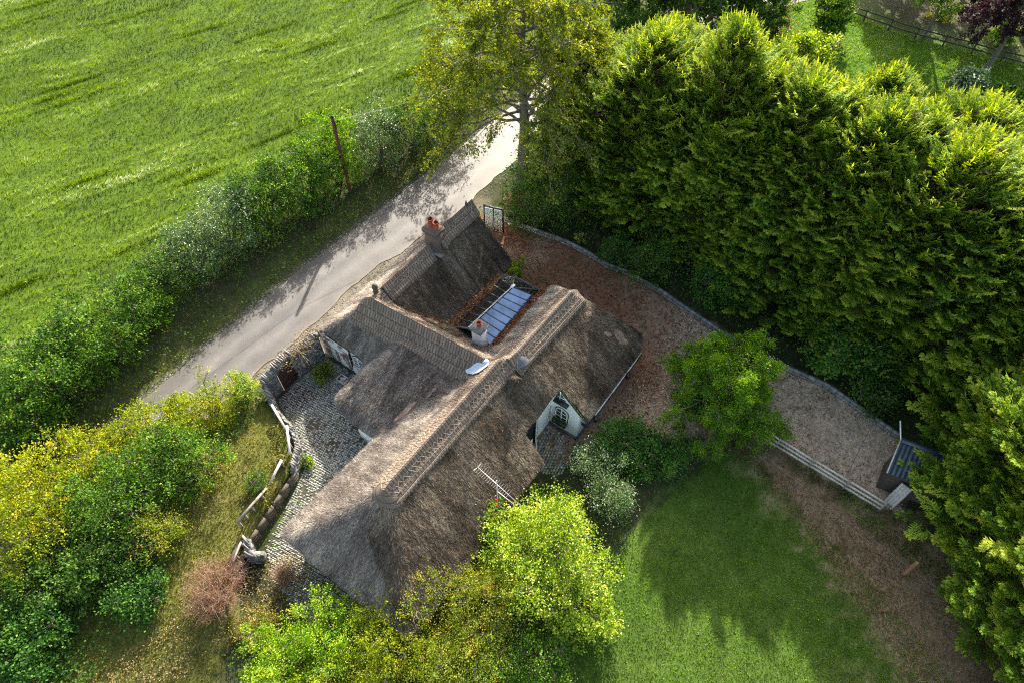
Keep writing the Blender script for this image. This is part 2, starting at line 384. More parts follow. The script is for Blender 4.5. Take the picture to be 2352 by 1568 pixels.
P_LAWN = pp((1440, 1240), (1560, 1110), (1680, 1010), (1760, 1080), (1850, 1180), (1960, 1290), (2060, 1400), (2200, 1580), (2300, 1800), (1100, 1800), (1180, 1568), (1330, 1480))
P_DRYL = pp((1660, 985), (1740, 985), (1900, 1110), (2040, 1180), (2200, 1330), (2352, 1500), (2500, 1800), (2150, 1800), (2060, 1500), (1930, 1330), (1860, 1230), (1760, 1110), (1680, 1030))
P_GARD = pab((8.2, -22.2), (7.7, -20.6), (6.9, -19.3), (5.8, -18.8), (2.5, -17.8), (.6, -17.2), (-1.5, -15), (-4, -14), (-9, -14), (-14, -24), (-2, -25), (5, -24.4), (8, -24.3))
P_PADD = pp((1800, -60), (1960, -60), (1905, 10), (2100, 90), (2352, 150), (2500, 200), (2500, 500), (2000, 500), (1750, 260), (1800, 100))
P_PATH = pp((1890, -60), (1990, -20), (2120, 40), (2352, 100), (2600, 170), (2600, 110), (2352, 55), (2170, 5), (2090, -60))
P_COB = pab((12.4, -23.0), (8.7, -23.0), (8.0, -21.7), (7.7, -20.2), (7.0, -18.95), (5.9, -18.3), (3.4, -17.4), (2.4, -17.1), (1.4, -15.5), (1.0, -12.0), (1.0, -8.5), (3.6, -8.5), (3.6, -15.4), (10.3, -15.4), (10.3, -18.6), (12.8, -18.7))
def terrain(x, y):
    a, b = toab(x, y)
    z = np.zeros(np.shape(x))
    g = sdist(x, y, P_GARD); z = z+.72*sst(-.05, .06, g)*sst(-7, 0.5, a)
    bank = sst(-30.3, -31.5, b)*sst(80, 50, a)
    z = z+.55*bank+.18*(fbm(x*.12, y*.12, 3)-.5)*bank
    yd = sst(.0, 1.5, sdist(x, y, pp((1160, 498), (1340, 563), (1440, 613), (1575, 698), (1765, 813), (1900, 873), (2060, 985), (2352, 1100), (2600, 500), (1200, 300))))
    z = z+.3*yd*(sst(70, 50, y))
    return z+.05*(fbm(x*.9, y*.9, 5)-.5)*sst(-.3, -1.5, sdist(x, y, P_ROAD))
def groundcol(x, y):
    n1 = fbm(x*.5, y*.5, 11); n2 = fbm(x*2.2, y*2.2, 23); n3 = fbm(x*6, y*6, 31, 2); jit = (n2-.5)*1.6
    def cl(*c): return np.array(c)
    col = cl(.045, .042, .022)*(.5+n2)[..., None]+cl(.0, .02, .0)*n1[..., None]
    def lay(poly, c, w=.3, k=1.):
        nonlocal col
        f = (sst(-w, w, sdist(x, y, poly)+jit*w*1.6)*k)[..., None]; col = col*(1-f)+c*f
    g1 = cl(.05, .09, .012)*(1-n1[..., None])+cl(.09, .15, .014)*n1[..., None]
    lay(P_FIELD, g1*(.6+.8*n3[..., None]), .5)
    pd = sst(.44, .60, n1+.3*(n3-.5))[..., None]
    lay(P_PADD, cl(.07, .15, .014)*(1-.0*pd)*(.6+.8*n2[..., None]), 1.)
    a, b = toab(x, y)
    gard = cl(.15, .13, .045)*(1-n1[..., None])+cl(.13, .16, .03)*n1[..., None]
    lay(P_GARD, gard*(.5+.9*n2[..., None]), .3)
    red = cl(.24, .12, .07); grv = cl(.56, .43, .31)
    fr = sst(17., 22, y)*sst(13, 7, x); fr = (fr*(.5+.9*n1)).clip(0, 1)[..., None]
    near = sst(-6.2, -7.4, b)[..., None]*.7; fr = np.maximum(fr, near)
    yc = (grv*(1-fr)+red*fr)*(.55+.85*n3[..., None]); mo = sst(.60, .72, n2)[..., None]*.55
    yc = yc*(1-mo)+cl(.055, .085, .025)*mo
    lay(P_YARD, yc, .35)
    lw = cl(.05, .10, .014)*(1-n1[..., None])+cl(.10, .15, .03)*n1[..., None]
    lay(P_LAWN, lw*(.55+.85*n2[..., None]), .5)
    lay(P_DRYL, cl(.27, .19, .12)*(.5+.95*n2[..., None]), 1.4)
    brown = sst(14, 19, x)*sst(12, 7, y)
    f = (brown*sst(.35, .6, n1))[..., None]*.8; col = col*(1-f)+cl(.25, .18, .12)*(.6+.8*n3[..., None])*f
    lay(P_COB, cl(.085, .08, .055)*(.6+.8*n2[..., None]), .1)
    f = (sst(-25.8, -25.3, b)*sst(-22.6, -23.0, b)*sst(8, 10, a)*sst(31, 27, a))[..., None]*(.35+.6*n2[..., None]).clip(0, 1)
    col = col*(1-f)+cl(.26, .22, .17)*(.6+.8*n3[..., None])*f
    f = (sst(.0, .5, b+31.2)*sst(-28.9, -29.6, b)*sst(70, 50, a))[..., None]*.7
    col = col*(1-f)+(cl(.09, .10, .035)*(.5+n2[..., None]))*f
    lay(P_PATH, cl(.13, .105, .085)*(.6+.8*n2[..., None]), .3)
    return col
def gcoords():
    def ext(lo, hi, st, far):
        c = list(np.arange(lo, hi+st, st)); s = st; v = c[-1]
        while v < far[1]: s *= 1.35; v += s; c.append(v)
        s = st; v = c[0]
        while v > far[0]: s *= 1.35; v -= s; c.insert(0, v)
        return np.array(c)
    return ext(-26, 26, .2, (-900, 900)), ext(2, 42, .2, (-300, 1500))
gx, gy = gcoords(); GX, GY = np.meshgrid(gx, gy)
GZ = terrain(GX, GY); GC = groundcol(GX, GY)
def soilmat(name):
    m, t, b, o = newmat(name)
    at = N(t, 'ShaderNodeAttribute', attribute_name='albedo')
    co = N(t, 'ShaderNodeTexCoord').outputs['Object']
    f = noise(t, 9, 6, .75, co)
    k = ramp(t, f, [(.25, (.45, .45, .45)), (.5, (1, 1, 1)), (.75, (1.0, 1.0, 1.0))])
    c = mixc(t, 1., at.outputs['Color'], k, 'MULTIPLY'); t.links.new(c, b.inputs['Base Color'])
    b.inputs['Roughness'].default_value = .95; b.inputs['Specular IOR Level'].default_value = .1
    bump(t, b, f, .8, .06); return m
M['soil'] = soilmat('soil')
cxm = (GX[:-1, :-1]+GX[1:, 1:])/2; cym = (GY[:-1, :-1]+GY[1:, 1:])/2
reg = np.zeros(cxm.shape, int)
for k, pl in ((1, P_FIELD), (2, P_PADD), (3, P_GARD), (4, P_YARD), (5, P_DRYL), (6, P_LAWN), (7, P_PATH), (8, P_COB)):
    reg[(sdist(cxm, cym, pl) > 0)] = k
reg[reg == 5] = 6
for k, nm in ((0, 'ground'), (1, 'field'), (2, 'paddock'), (3, 'garden'), (4, 'gravel_yard'), (6, 'lawn'), (7, 'path'), (8, 'courtyard_bed')):
    mb = MB(); mk = reg == k
    P3 = np.stack([GX, GY, GZ], -1); m_, n_ = GX.shape
    i = np.arange(m_-1)[:, None]*n_; j = np.arange(n_-1)[None]
    F = np.stack([i+j, i+j+1, i+n_+j+1, i+n_+j], -1).reshape(-1, 4)[mk.ravel()]
    us, inv = np.unique(F, return_inverse=True)
    mb.add(P3.reshape(-1, 3)[us], inv.reshape(-1, 4))
    o = mb.build(nm, M['soil'], smooth=True, kind='structure')
    ca = o.data.color_attributes.new('albedo', 'FLOAT_COLOR', 'POINT')
    cc = np.ones((len(us), 4)); cc[:, :3] = GC.reshape(-1, 3)[us]
    ca.data.foreach_set('color', cc.astype(np.float32).ravel())
# road
def asphalt():
    m, t, b, o = newmat('asphalt')
    uv = N(t, 'ShaderNodeUVMap').outputs[0]; co = N(t, 'ShaderNodeTexCoord').outputs['Object']
    sx = N(t, 'ShaderNodeSeparateXYZ'); t.links.new(uv, sx.inputs[0])
    wob = math_(t, 'ADD', sx.outputs[0], math_(t, 'MULTIPLY', math_(t, 'SUBTRACT', noise(t, .8, 3, .5, co), .5), .10))
    track = ramp(t, wob, [(0, (.13, .11, .085)), (.05, (.105, .098, .088)), (.20, (.115, .107, .10)), (.34, (.155, .142, .132)), (.50, (.095, .09, .085)), (.68, (.155, .142, .133)), (.82, (.11, .102, .096)), (.94, (.12, .108, .095)), (1, (.17, .14, .11))])
    c = mixc(t, .8, track, ramp(t, noise(t, 45, 4, .8, co), [(.3, (.62, .62, .62)), (.7, (1.25, 1.25, 1.25))]), 'MULTIPLY')
    c = mixc(t, .9, c, ramp(t, noise(t, .7, 6, .65, co), [(.35, (.76, .76, .77)), (.60, (1.0, .99, .97)), (.70, (1.22, 1.2, 1.17))]), 'MULTIPLY')
    c = mixc(t, ramp(t, noise(t, 6, 6, .8, co), [(.62, (0, 0, 0)), (.72, (.5, .5, .5))]), c, (.10, .075, .05))
    t.links.new(c, b.inputs['Base Color']); b.inputs['Roughness'].default_value = .62; b.inputs['Specular IOR Level'].default_value = .5
    bump(t, b, noise(t, 60, 3, .7, co), .35, .01); return m
M['asphalt'] = asphalt()
aa = np.arange(-40, 85, .25)
la = np.interp(aa, [p[0] for p in ROAD_L], [p[1] for p in ROAD_L])+.18*(fbm(aa*.7, aa*0, 41)-.5)
ra = np.interp(aa, [p[0] for p in ROAD_R], [p[1] for p in ROAD_R])+.5*(fbm(aa*.6, aa*0+9, 42)-.5)
ss = np.linspace(0, 1, 15)
RA = np.repeat(aa[:, None], 15, 1); RB = la[:, None]*(1-ss)+ra[:, None]*ss
MB().grid(XA(RA, RB, .035+.05*(1-(2*ss-1)**2)[None]*np.ones_like(RA)), uv=np.stack([np.repeat(ss[None], len(aa), 0), RA], -1)).build('road', M['asphalt'], smooth=True, kind='structure')
# gravel verge with loose stones along the road
def rocks(pts, size, mats, name, **k):
    n = len(pts); mb = MB()
    base = np.array([(-1, -.8, 0), (1, -.9, 0), (.9, .9, 0), (-1, .8, 0), (-.6, -.5, .8), (.6, -.45, .9), (.5, .5, .8), (-.55, .55, .9)])
    F = np.array([(0, 1, 5, 4), (1, 2, 6, 5), (2, 3, 7, 6), (3, 0, 4, 7), (4, 5, 6, 7)])
    an = R.random(n)*6.28; s = np.asarray(size)*(.6+.8*R.random((n, 1)))*(.8+.4*R.random((n, 3)))
    V = base[None]*(1+.25*(R.random((n, 8, 3))-.5))*s[:, None]
    c, s_ = np.cos(an)[:, None], np.sin(an)[:, None]
    V = np.stack([V[..., 0]*c-V[..., 1]*s_, V[..., 0]*s_+V[..., 1]*c, V[..., 2]], -1)+np.asarray(pts)[:, None]
    mb.add(V.reshape(-1, 3), (F[None]+np.arange(n)[:, None, None]*8).reshape(-1, 4), np.repeat(R.random(n), 5))
    return mb.build(name, mats, **k)
n = 5000; a_ = R.uniform(-5, 50, n); b_ = np.interp(a_, [p[0] for p in ROAD_L], [p[1] for p in ROAD_L])-np.abs(R.normal(0, .22, n))
b2 = np.interp(a_, [p[0] for p in ROAD_R], [p[1] for p in ROAD_R])+np.abs(R.normal(0, .5, n))
pick = R.random(n) < .6; bb = np.where(pick, b_, b2); P = XA(a_, bb, 0); P[:, 2] = terrain(P[:, 0], P[:, 1])
rocks(P, .028, M['stone'], 'verge_gravel', kind='stuff', label='loose grey gravel washed to both edges of the road', cat='gravel')
# ================================================================ FOLIAGE TOOLS
def rotmat(n_, rng=R):        # random orthonormal frames
    q = rng.normal(size=(n_, 4)); q /= np.linalg.norm(q, axis=1)[:, None]; w, x, y, z = q.T
    return np.stack([np.stack([1-2*(y*y+z*z), 2*(x*y-z*w), 2*(x*z+y*w)], -1), np.stack([2*(x*y+z*w), 1-2*(x*x+z*z), 2*(y*z-x*w)], -1), np.stack([2*(x*z-y*w), 2*(y*z+x*w), 1-2*(x*x+y*y)], -1)], 1)
def leaves(mb, P, size, tint, up=.5, aspect=.6, droop=0., dirs=None, mat=0):
    """folded leaves (two triangles) at points P, loosely facing up"""
    n_ = len(P); size = np.broadcast_to(np.asarray(size, float), (n_,))*(.65+.7*R.random(n_))
    nr = R.normal(size=(n_, 3)); nr[:, 2] = np.abs(nr[:, 2])*.6+up; nr /= np.linalg.norm(nr, axis=1)[:, None]
    d = R.normal(size=(n_, 3)) if dirs is None else dirs+.5*R.normal(size=(n_, 3)); d[:, 2] -= droop
    d -= nr*(d*nr).sum(1)[:, None]; d /= np.linalg.norm(d, axis=1)[:, None]+1e-9
    s = np.cross(nr, d); L = size[:, None]
    V = np.stack([P, P+d*L*.5+s*L*aspect*.5+nr*L*.12, P+d*L, P+d*L*.5-s*L*aspect*.5+nr*L*.12], 1)
    mb.add(V.reshape(-1, 3), (np.array([(0, 1, 2), (0, 2, 3)])[None]+np.arange(n_)[:, None, None]*4).reshape(-1, 3), np.repeat(tint, 2), mat)
def tint_of(n_, base=.45, sp=.16): return np.clip(R.normal(base, sp, n_), 0, 1)
def bush(name, foot, lobes, mat, n_leaf, size, label, cat='bush', group=None, stem='bark', clump=.32, tipup=.25, tb=.42, aspect=.6, twigs=0, spikes=0, trunk_r=.06, up=.5):
    """lobes: (dx,dy,z,rx,ry,rz). Leaf clumps spread through the shells of the lobes."""
    root = thing(name, foot, label, cat, group)
    mb = MB(); fx, fy, fz = foot
    lobes = np.array(lobes, float)
    w = lobes[:, 3]*lobes[:, 4]+lobes[:, 3]*lobes[:, 5]; w /= w.sum()
    ncl = max(12, n_leaf//26)
    li = R.choice(len(lobes), ncl, p=w); L = lobes[li]
    dv = R.normal(size=(ncl, 3)); dv[:, 2] = dv[:, 2]+.35; dv /= np.linalg.norm(dv, axis=1)[:, None]
    rad = 1-.42*R.random(ncl)**1.8
    rad = rad*(1+.22*(fbm(dv[:, 0]*3+li*7, dv[:, 1]*3+dv[:, 2]*2, 51)-.5)*2)
    C = L[:, :3]+dv*L[:, 3:6]*rad[:, None]; C[:, 0] += fx; C[:, 1] += fy; C[:, 2] += fz
    C[:, 2] = np.maximum(C[:, 2], fz+.08)
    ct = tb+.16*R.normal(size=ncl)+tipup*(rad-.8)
    per = R.poisson(26, ncl)+4; idx = np.repeat(np.arange(ncl), per)
    cs = clump*(.6+.8*R.random(ncl))
    off = R.normal(size=(len(idx), 3))*np.array([1, 1, .7])*.5*cs[idx][:, None]
    # sprigs push outwards
    off += dv[idx]*(R.random(len(idx))**2)[:, None]*cs[idx][:, None]*.9
    P = C[idx]+off
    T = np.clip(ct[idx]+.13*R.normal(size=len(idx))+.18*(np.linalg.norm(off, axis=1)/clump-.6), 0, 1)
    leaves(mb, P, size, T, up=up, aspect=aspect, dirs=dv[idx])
    for s_ in range(spikes):
        k = R.integers(ncl); 
        if dv[k, 2] < .1: continue
        hgt = clump*R.uniform(1.5, 3.2); m_ = int(hgt/.035)
        u = np.linspace(0, 1, m_)[:, None]; dd = dv[k]*.5+np.array((0, 0, .8))+R.normal(size=3)*.25
        leaves(mb, C[k]+dd*u*hgt+R.normal(size=(m_, 3))*.05*(1-u*.6), size*.75, np.clip(ct[k]+.2+.1*R.normal(size=m_), 0, 1), up=.3, aspect=aspect)
    mb.build('crown', M[mat], root)
    tk = MB(); top = lobes[:, :3].mean(0)+np.array(foot)
    ns = 3 if trunk_r < .1 else 1
    for k in range(len(lobes)):
        tgt = lobes[k, :3]+np.array(foot); b0 = np.array(foot)+np.array([R.normal()*.1, R.normal()*.1, -.1])
        mid = (b0*.55+tgt*.45)+R.normal(size=3)*.12; mid[2] = b0[2]+(tgt[2]-b0[2])*.5
        tk.tube([b0, mid, tgt], [trunk_r*1.2, trunk_r*.8, trunk_r*.4], 6)
        for q in range(5+twigs):
            dd = R.normal(size=3); dd[2] = abs(dd[2])*.8; dd /= np.linalg.norm(dd)
            e = tgt+dd*lobes[k, 3:6]*R.uniform(.75, 1.08); tk.tube([tgt, (tgt+e)/2+R.normal(size=3)*.1, e], [trunk_r*.35, trunk_r*.22, .006], 4)
    tk.build('stems' if trunk_r < .1 else 'trunk', M[stem], root, smooth=True)
    return root
def auto_lobes(rx, ry, h, n_=7, rough=.35, low=.0):
    L = [(rx*R.uniform(-.15, .15), ry*R.uniform(-.15, .15), h*.52, rx*.62, ry*.62, h*.42)]
    for k in range(n_+3):
        an = k*2.4+R.random()*.8; q = R.uniform(.35, .88)
        zz = h*R.uniform(.35, .75)
        L.append((rx*q*math.cos(an), ry*q*math.sin(an), zz, rx*R.uniform(.2, .44), ry*R.uniform(.2, .44), h*R.uniform(.16, .34)))
    L.append((0, 0, h*.28, rx*.85, ry*.85, h*.28))
    return L
def bushpx(name, x, y, rpx, h, mat, n_leaf, size, label, ax=1., asp=1., zf=.55, **k):
    """bush whose crown centre is seen at pixel x,y in the photo with radius rpx"""
    c = G(x, y, h*zf); dep = (c[1]*cP+(H-h*zf)*sP); r = rpx*dep/FPX*1.0
    z0 = float(terrain(np.array([c[0]]), np.array([c[1]]))[0])
    return bush(name, (c[0], c[1], z0), auto_lobes(r*ax, r*asp, h, k.pop('nl', 7)), mat, n_leaf, size, label, **k)
def blades(mb, P, ln, wd_, tint, lean, mat=0):
    n_ = len(P); ln = np.broadcast_to(ln, (n_,))*(.6+.8*R.random(n_)); 
    d = lean+np.array((0, 0, 1.))*.0; side = R.normal(size=(n_, 3)); side[:, 2] = 0; side /= np.linalg.norm(side, axis=1)[:, None]+1e-9
    w_ = side*(np.broadcast_to(wd_, (n_,))/2)[:, None]
    V = np.stack([P-w_, P+w_, P+d*ln[:, None]], 1)
    mb.add(V.reshape(-1, 3), np.arange(n_*3).reshape(-1, 3), tint, mat)
# ================================================================ COTTAGE
cot = thing('thatched_cottage', X(12, -14, 0), 'long low white cottage with grey-brown thatched roofs meeting in an H, seen from above', 'cottage')
def smax(x, y, k=.22):
    h = np.clip(.5+.5*(x-y)/k, 0, 1); return y*(1-h)+x*h+k*h*(1-h)
def smin(x, y, k=.22): return -smax(-x, -y, k)
def roofh(a, b):
    a = np.asarray(a, float); b = np.asarray(b, float)
    t = sst(14.8, 16.4, a); br = -11.8+.55*t; zr = 5.8-.06*t
    main = smin(zr-.9*(br-b), zr-.90*(b-br)); main = smin(main, 2.15+.9*(a-2.9), .6); main = smin(main, 2.1+1.5*(23.7-a), .6)
    rc = 14.62+.05*(b+20)
    zc = smin(5.5-1.28*(rc-a), 5.5-1.08*(a-rc)); zc = smin(zc, 5.5-1.0*(-19.95-b), .4)
    bl = smin(2.25+1.35*(b+19.2), 4.95-.56*(14.0-a), .8); bl = smin(bl, 2.25+1.7*(a-9.45), .8); bl = smin(bl, 4.6-1.3*(a-14.0), .5); bl = smin(bl, 4.9-.25*(b+16.5), .5)
    bl = np.where(b < -11.5, bl, -9)
    nw = smin(5.5-1.04*(b+19.85), 5.5-1.0*(-19.85-b)); nw = smin(nw, 5.5+1.28*(a-14.7), .4)+.22*sst(20.35, 20.5, a)*sst(-20.4, -19.6, b)
    z = smax(main, np.where(b < -10.5, zc, -9)); z = smax(z, bl, .35); z = smax(z, np.where(b < -15.2, nw, -9))
    return z
def roofn(a, b): return roofh(a, b)+.09*(fbm(a*.7, b*.7, 61)-.5)+.07*(fbm(a*2.5, b*2.5, 62, 3)-.5)
def onroof(x, y):             # photo pixel -> (a,b,z) on the thatch
    d = ray(x, y); t = np.linspace(26, 60, 3400); P = d[None]*t[:, None]; P[:, 2] += H
    a, b = toab(P[:, 0], P[:, 1]); k = np.argmax(P[:, 2] <= roofn(a, b)); return float(a[k]), float(b[k]), float(P[k, 2])
def rnd(poly, rad, n=6):      # round the corners of a plan polygon
    out = []; m_ = len(poly)
    for k in range(m_):
        p = np.array(poly[k][:2]); r = poly[k][2] if len(poly[k]) > 2 else rad
        a0 = np.array(poly[k-1][:2])-p; a1 = np.array(poly[(k+1) % m_][:2])-p
        l0, l1 = np.linalg.norm(a0), np.linalg.norm(a1); r = min(r, l0*.48, l1*.48)
        q0 = p+a0/l0*r; q1 = p+a1/l1*r
        for t in np.linspace(0, 1, n): out.append(tuple((1-t)**2*q0+2*t*(1-t)*p+t*t*q1))
    return out
ROOF = rnd([(3.0, -16.05, .5), (9.5, -15.6, .3), (9.5, -17.6, 1.), (9.75, -19.05, 1.6), (12.58, -19.15, .4), (12.6, -22.95, .35), (23.35, -22.95, .1), (23.5, -16.85, .3), (17.5, -16.85, .15), (17.25, -13.6, .1), (22.0, -13.4, .5), (23.5, -12.2, 1.6), (23.6, -7.2, 1.3), (16.9, -7.22, .25), (16.85, -9.1, .05), (13.8, -9.2, .15), (13.6, -7.75, .2), (3.0, -7.7, .5)], .3)
ra_ = np.arange(2.6, 24.1, .1); rb_ = np.arange(-23.4, -6.6, .1)
GA, GB = np.meshgrid(ra_, rb_, indexing='ij')
SD = sdist(GA, GB, ROOF)
# snap outside vertices of border cells onto the outline
def nearest(px, py, poly):
    bd = np.full(px.shape, 1e9); bx = px.copy(); by = py.copy()
    for k in range(len(poly)):
        x0, y0 = poly[k]; x1, y1 = poly[(k+1) % len(poly)]; ex, ey = x1-x0, y1-y0; L = ex*ex+ey*ey+1e-12
        t = np.clip(((px-x0)*ex+(py-y0)*ey)/L, 0, 1); qx = x0+t*ex; qy = y0+t*ey; d = np.hypot(px-qx, py-qy)
        m_ = d < bd; bd[m_] = d[m_]; bx[m_] = qx[m_]; by[m_] = qy[m_]
    return bx, by
cell = (SD[:-1, :-1] > 0) | (SD[1:, :-1] > 0) | (SD[:-1, 1:] > 0) | (SD[1:, 1:] > 0)
out = SD <= 0
nbx, nby = nearest(GA, GB, ROOF)
SA = np.where(out, nbx, GA); SB = np.where(out, nby, GB)
edge = np.clip(SD, 0, None)
RZ = roofn(SA, SB)-.10*np.exp(-edge/.12)
e_ = .05; ga = (roofh(SA+e_, SB)-roofh(SA-e_, SB))/(2*e_); gb = (roofh(SA, SB+e_)-roofh(SA, SB-e_))/(2*e_)
gl_ = np.hypot(ga, gb)+1e-6
mid = lambda Q: (Q[:-1, :-1]+Q[1:, 1:])/2
fga, fgb = np.abs(mid(ga)), np.abs(mid(gb))
dirA = fga > fgb          # straw runs along a
def roofmesh(sel, name, mat, parent):
    mb = MB(); n_ = SA.shape[1]; P3 = XA(SA, SB, RZ).reshape(-1, 3)
    i = np.arange(SA.shape[0]-1)[:, None]*n_; j = np.arange(n_-1)[None]
    F = np.stack([i+j, i+n_+j, i+n_+j+1, i+j+1], -1).reshape(-1, 4)
    F = F[:, ::-1]
    for dA in (True, False):
        k = (sel & (dirA == dA)).ravel(); f = F[k]
        if len(f) == 0: continue
        u = SB.ravel() if dA else SA.ravel(); v = (SA.ravel() if dA else SB.ravel())*1.4
        mb.add(P3, f, R.random(len(f)), 0, np.stack([u, v], -1)[f])
    # prune + weld by building then removing loose
    V = np.concatenate(mb.V); Fs = np.concatenate(mb.F[4]) % len(P3)
    us, inv = np.unique(Fs, return_inverse=True); U = np.concatenate(mb.U[4]); T = np.concatenate(mb.T[4])
    m2 = MB(); m2.add(P3[us], inv.reshape(-1, 4), T, 0, U)
    return m2
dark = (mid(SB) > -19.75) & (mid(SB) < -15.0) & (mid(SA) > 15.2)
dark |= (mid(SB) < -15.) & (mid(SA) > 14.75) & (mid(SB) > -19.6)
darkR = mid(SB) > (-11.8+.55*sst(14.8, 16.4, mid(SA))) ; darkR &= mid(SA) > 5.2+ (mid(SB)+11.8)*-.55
def moss_shade_f(a, b):  # darker thatch tone by slope: moss and age, with shade painted in
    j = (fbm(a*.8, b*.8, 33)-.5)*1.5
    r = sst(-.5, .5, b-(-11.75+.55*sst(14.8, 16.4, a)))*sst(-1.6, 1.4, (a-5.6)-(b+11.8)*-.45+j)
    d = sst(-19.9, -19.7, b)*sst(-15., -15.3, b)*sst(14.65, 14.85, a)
    d = np.maximum(d, .55*sst(-19.8, -20.2, b)*sst(13.5, 14.5, a))  # roadside slope darkened in the colour as if out of the sun
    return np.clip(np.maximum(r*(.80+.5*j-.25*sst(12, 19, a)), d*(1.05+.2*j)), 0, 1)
def skirt(mb, poly, z0f, th, inset):
    P = np.array(poly); L = np.r_[0, np.cumsum(np.hypot(*(np.roll(P, -1, 0)-P).T))]
    n_ = int(L[-1]/.12); s_ = np.arange(n_)*L[-1]/n_; Pc = np.vstack([P, P[:1]])
    qa = np.interp(s_, L, Pc[:, 0]); qb = np.interp(s_, L, Pc[:, 1])
    ta = np.roll(qa, -2)-np.roll(qa, 2); tb_ = np.roll(qb, -2)-np.roll(qb, 2); l = np.hypot(ta, tb_)+1e-9
    cx = sdist(qa+tb_/l*.05, qb-ta/l*.05, poly) > 0; sg = np.where(cx, 1, -1)
    na, nb = sg*tb_/l, -sg*ta/l      # inward
    z = roofn(qa, qb)-.10
    rows = []
    for dz, din in ((0, 0), (-.14, -.015), (-th, .10), (-th-.03, inset)):
        rows.append(XA(qa+na*din, qb+nb*din, z+dz+.03*(R.random(n_)-.5)*(dz < 0)))
    Q = np.stack(rows); Q = np.concatenate([Q, Q[:, :1]], 1)
    U = np.stack([np.repeat(np.r_[s_, L[-1]][None], 4, 0), np.repeat(np.array([0, .2, .5, 1.2])[:, None], n_+1, 1)], -1)
    mb.grid(Q, uv=U)
main_sel = cell & ~dark & ~darkR
mb = roofmesh(cell, '', None, None); skirt(mb, ROOF, None, .34, .5)
tr_ = mb.build('thatched_roof', M['thatch'], cot, smooth=True)
vv = np.zeros(len(tr_.data.vertices)*3); tr_.data.vertices.foreach_get('co', vv); vv = vv.reshape(-1, 3)+np.array(cot.location)
va, vb_ = toab(vv[:, 0], vv[:, 1])
ca = tr_.data.attributes.new('moss_shade', 'FLOAT', 'POINT'); ca.data.foreach_set('value', moss_shade_f(va, vb_).astype(np.float32))
# loose straw ends combed down the slopes
def strawcover(n_, sel, mat, name, label=None):
    a = R.uniform(2.6, 24, n_*3); b = R.uniform(-23.3, -6.8, n_*3); k = (sdist(a, b, ROOF) > .02) & sel(a, b); a = a[k][:n_]; b = b[k][:n_]
    g1 = (roofh(a+.05, b)-roofh(a-.05, b))/.1; g2 = (roofh(a, b+.05)-roofh(a, b-.05))/.1; l = np.hypot(g1, g2)+1e-6
    da, db = -g1/l+.32*R.normal(size=len(a)), -g2/l+.32*R.normal(size=len(a)); z = roofn(a, b)
    P = XA(a, b, z-.01); D = XA(da, db, -l+.25+.15*R.normal(size=len(a))); D /= np.linalg.norm(D, axis=1)[:, None]
    nrm = XA(-g1, -g2, 1.); nrm /= np.linalg.norm(nrm, axis=1)[:, None]; S = np.cross(nrm, D); S /= np.linalg.norm(S, axis=1)[:, None]
    ln = R.uniform(.08, .22, len(a))[:, None]; w_ = R.uniform(.005, .012, len(a))[:, None]
    V = np.stack([P-S*w_, P+S*w_, P+D*ln+nrm*.02], 1); m2 = MB()
    patch = fbm(a*.8, b*.8, 71)
    m2.add(V.reshape(-1, 3), np.arange(len(a)*3).reshape(-1, 3), np.clip(.40+.22*R.normal(size=len(a))+.8*(patch-.5)+.55*(fbm(np.where(np.abs(g1) > np.abs(g2), b, a)*4.5, np.where(np.abs(g1) > np.abs(g2), a, b)*.7, 72)-.5), 0, 1))
    return m2.build(name, M[mat], cot, label=label)
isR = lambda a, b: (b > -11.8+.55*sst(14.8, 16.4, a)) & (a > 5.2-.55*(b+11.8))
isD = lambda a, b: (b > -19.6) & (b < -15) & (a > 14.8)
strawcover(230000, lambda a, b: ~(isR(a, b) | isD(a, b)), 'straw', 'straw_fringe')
strawcover(230000, lambda a, b: isR(a, b) | isD(a, b), 'straw_dark', 'straw_fringe', 'dark straw ends, age and shade put into their colour, on the shaded slopes')  # darker straw copy: age and the slopes' shade painted into the colour
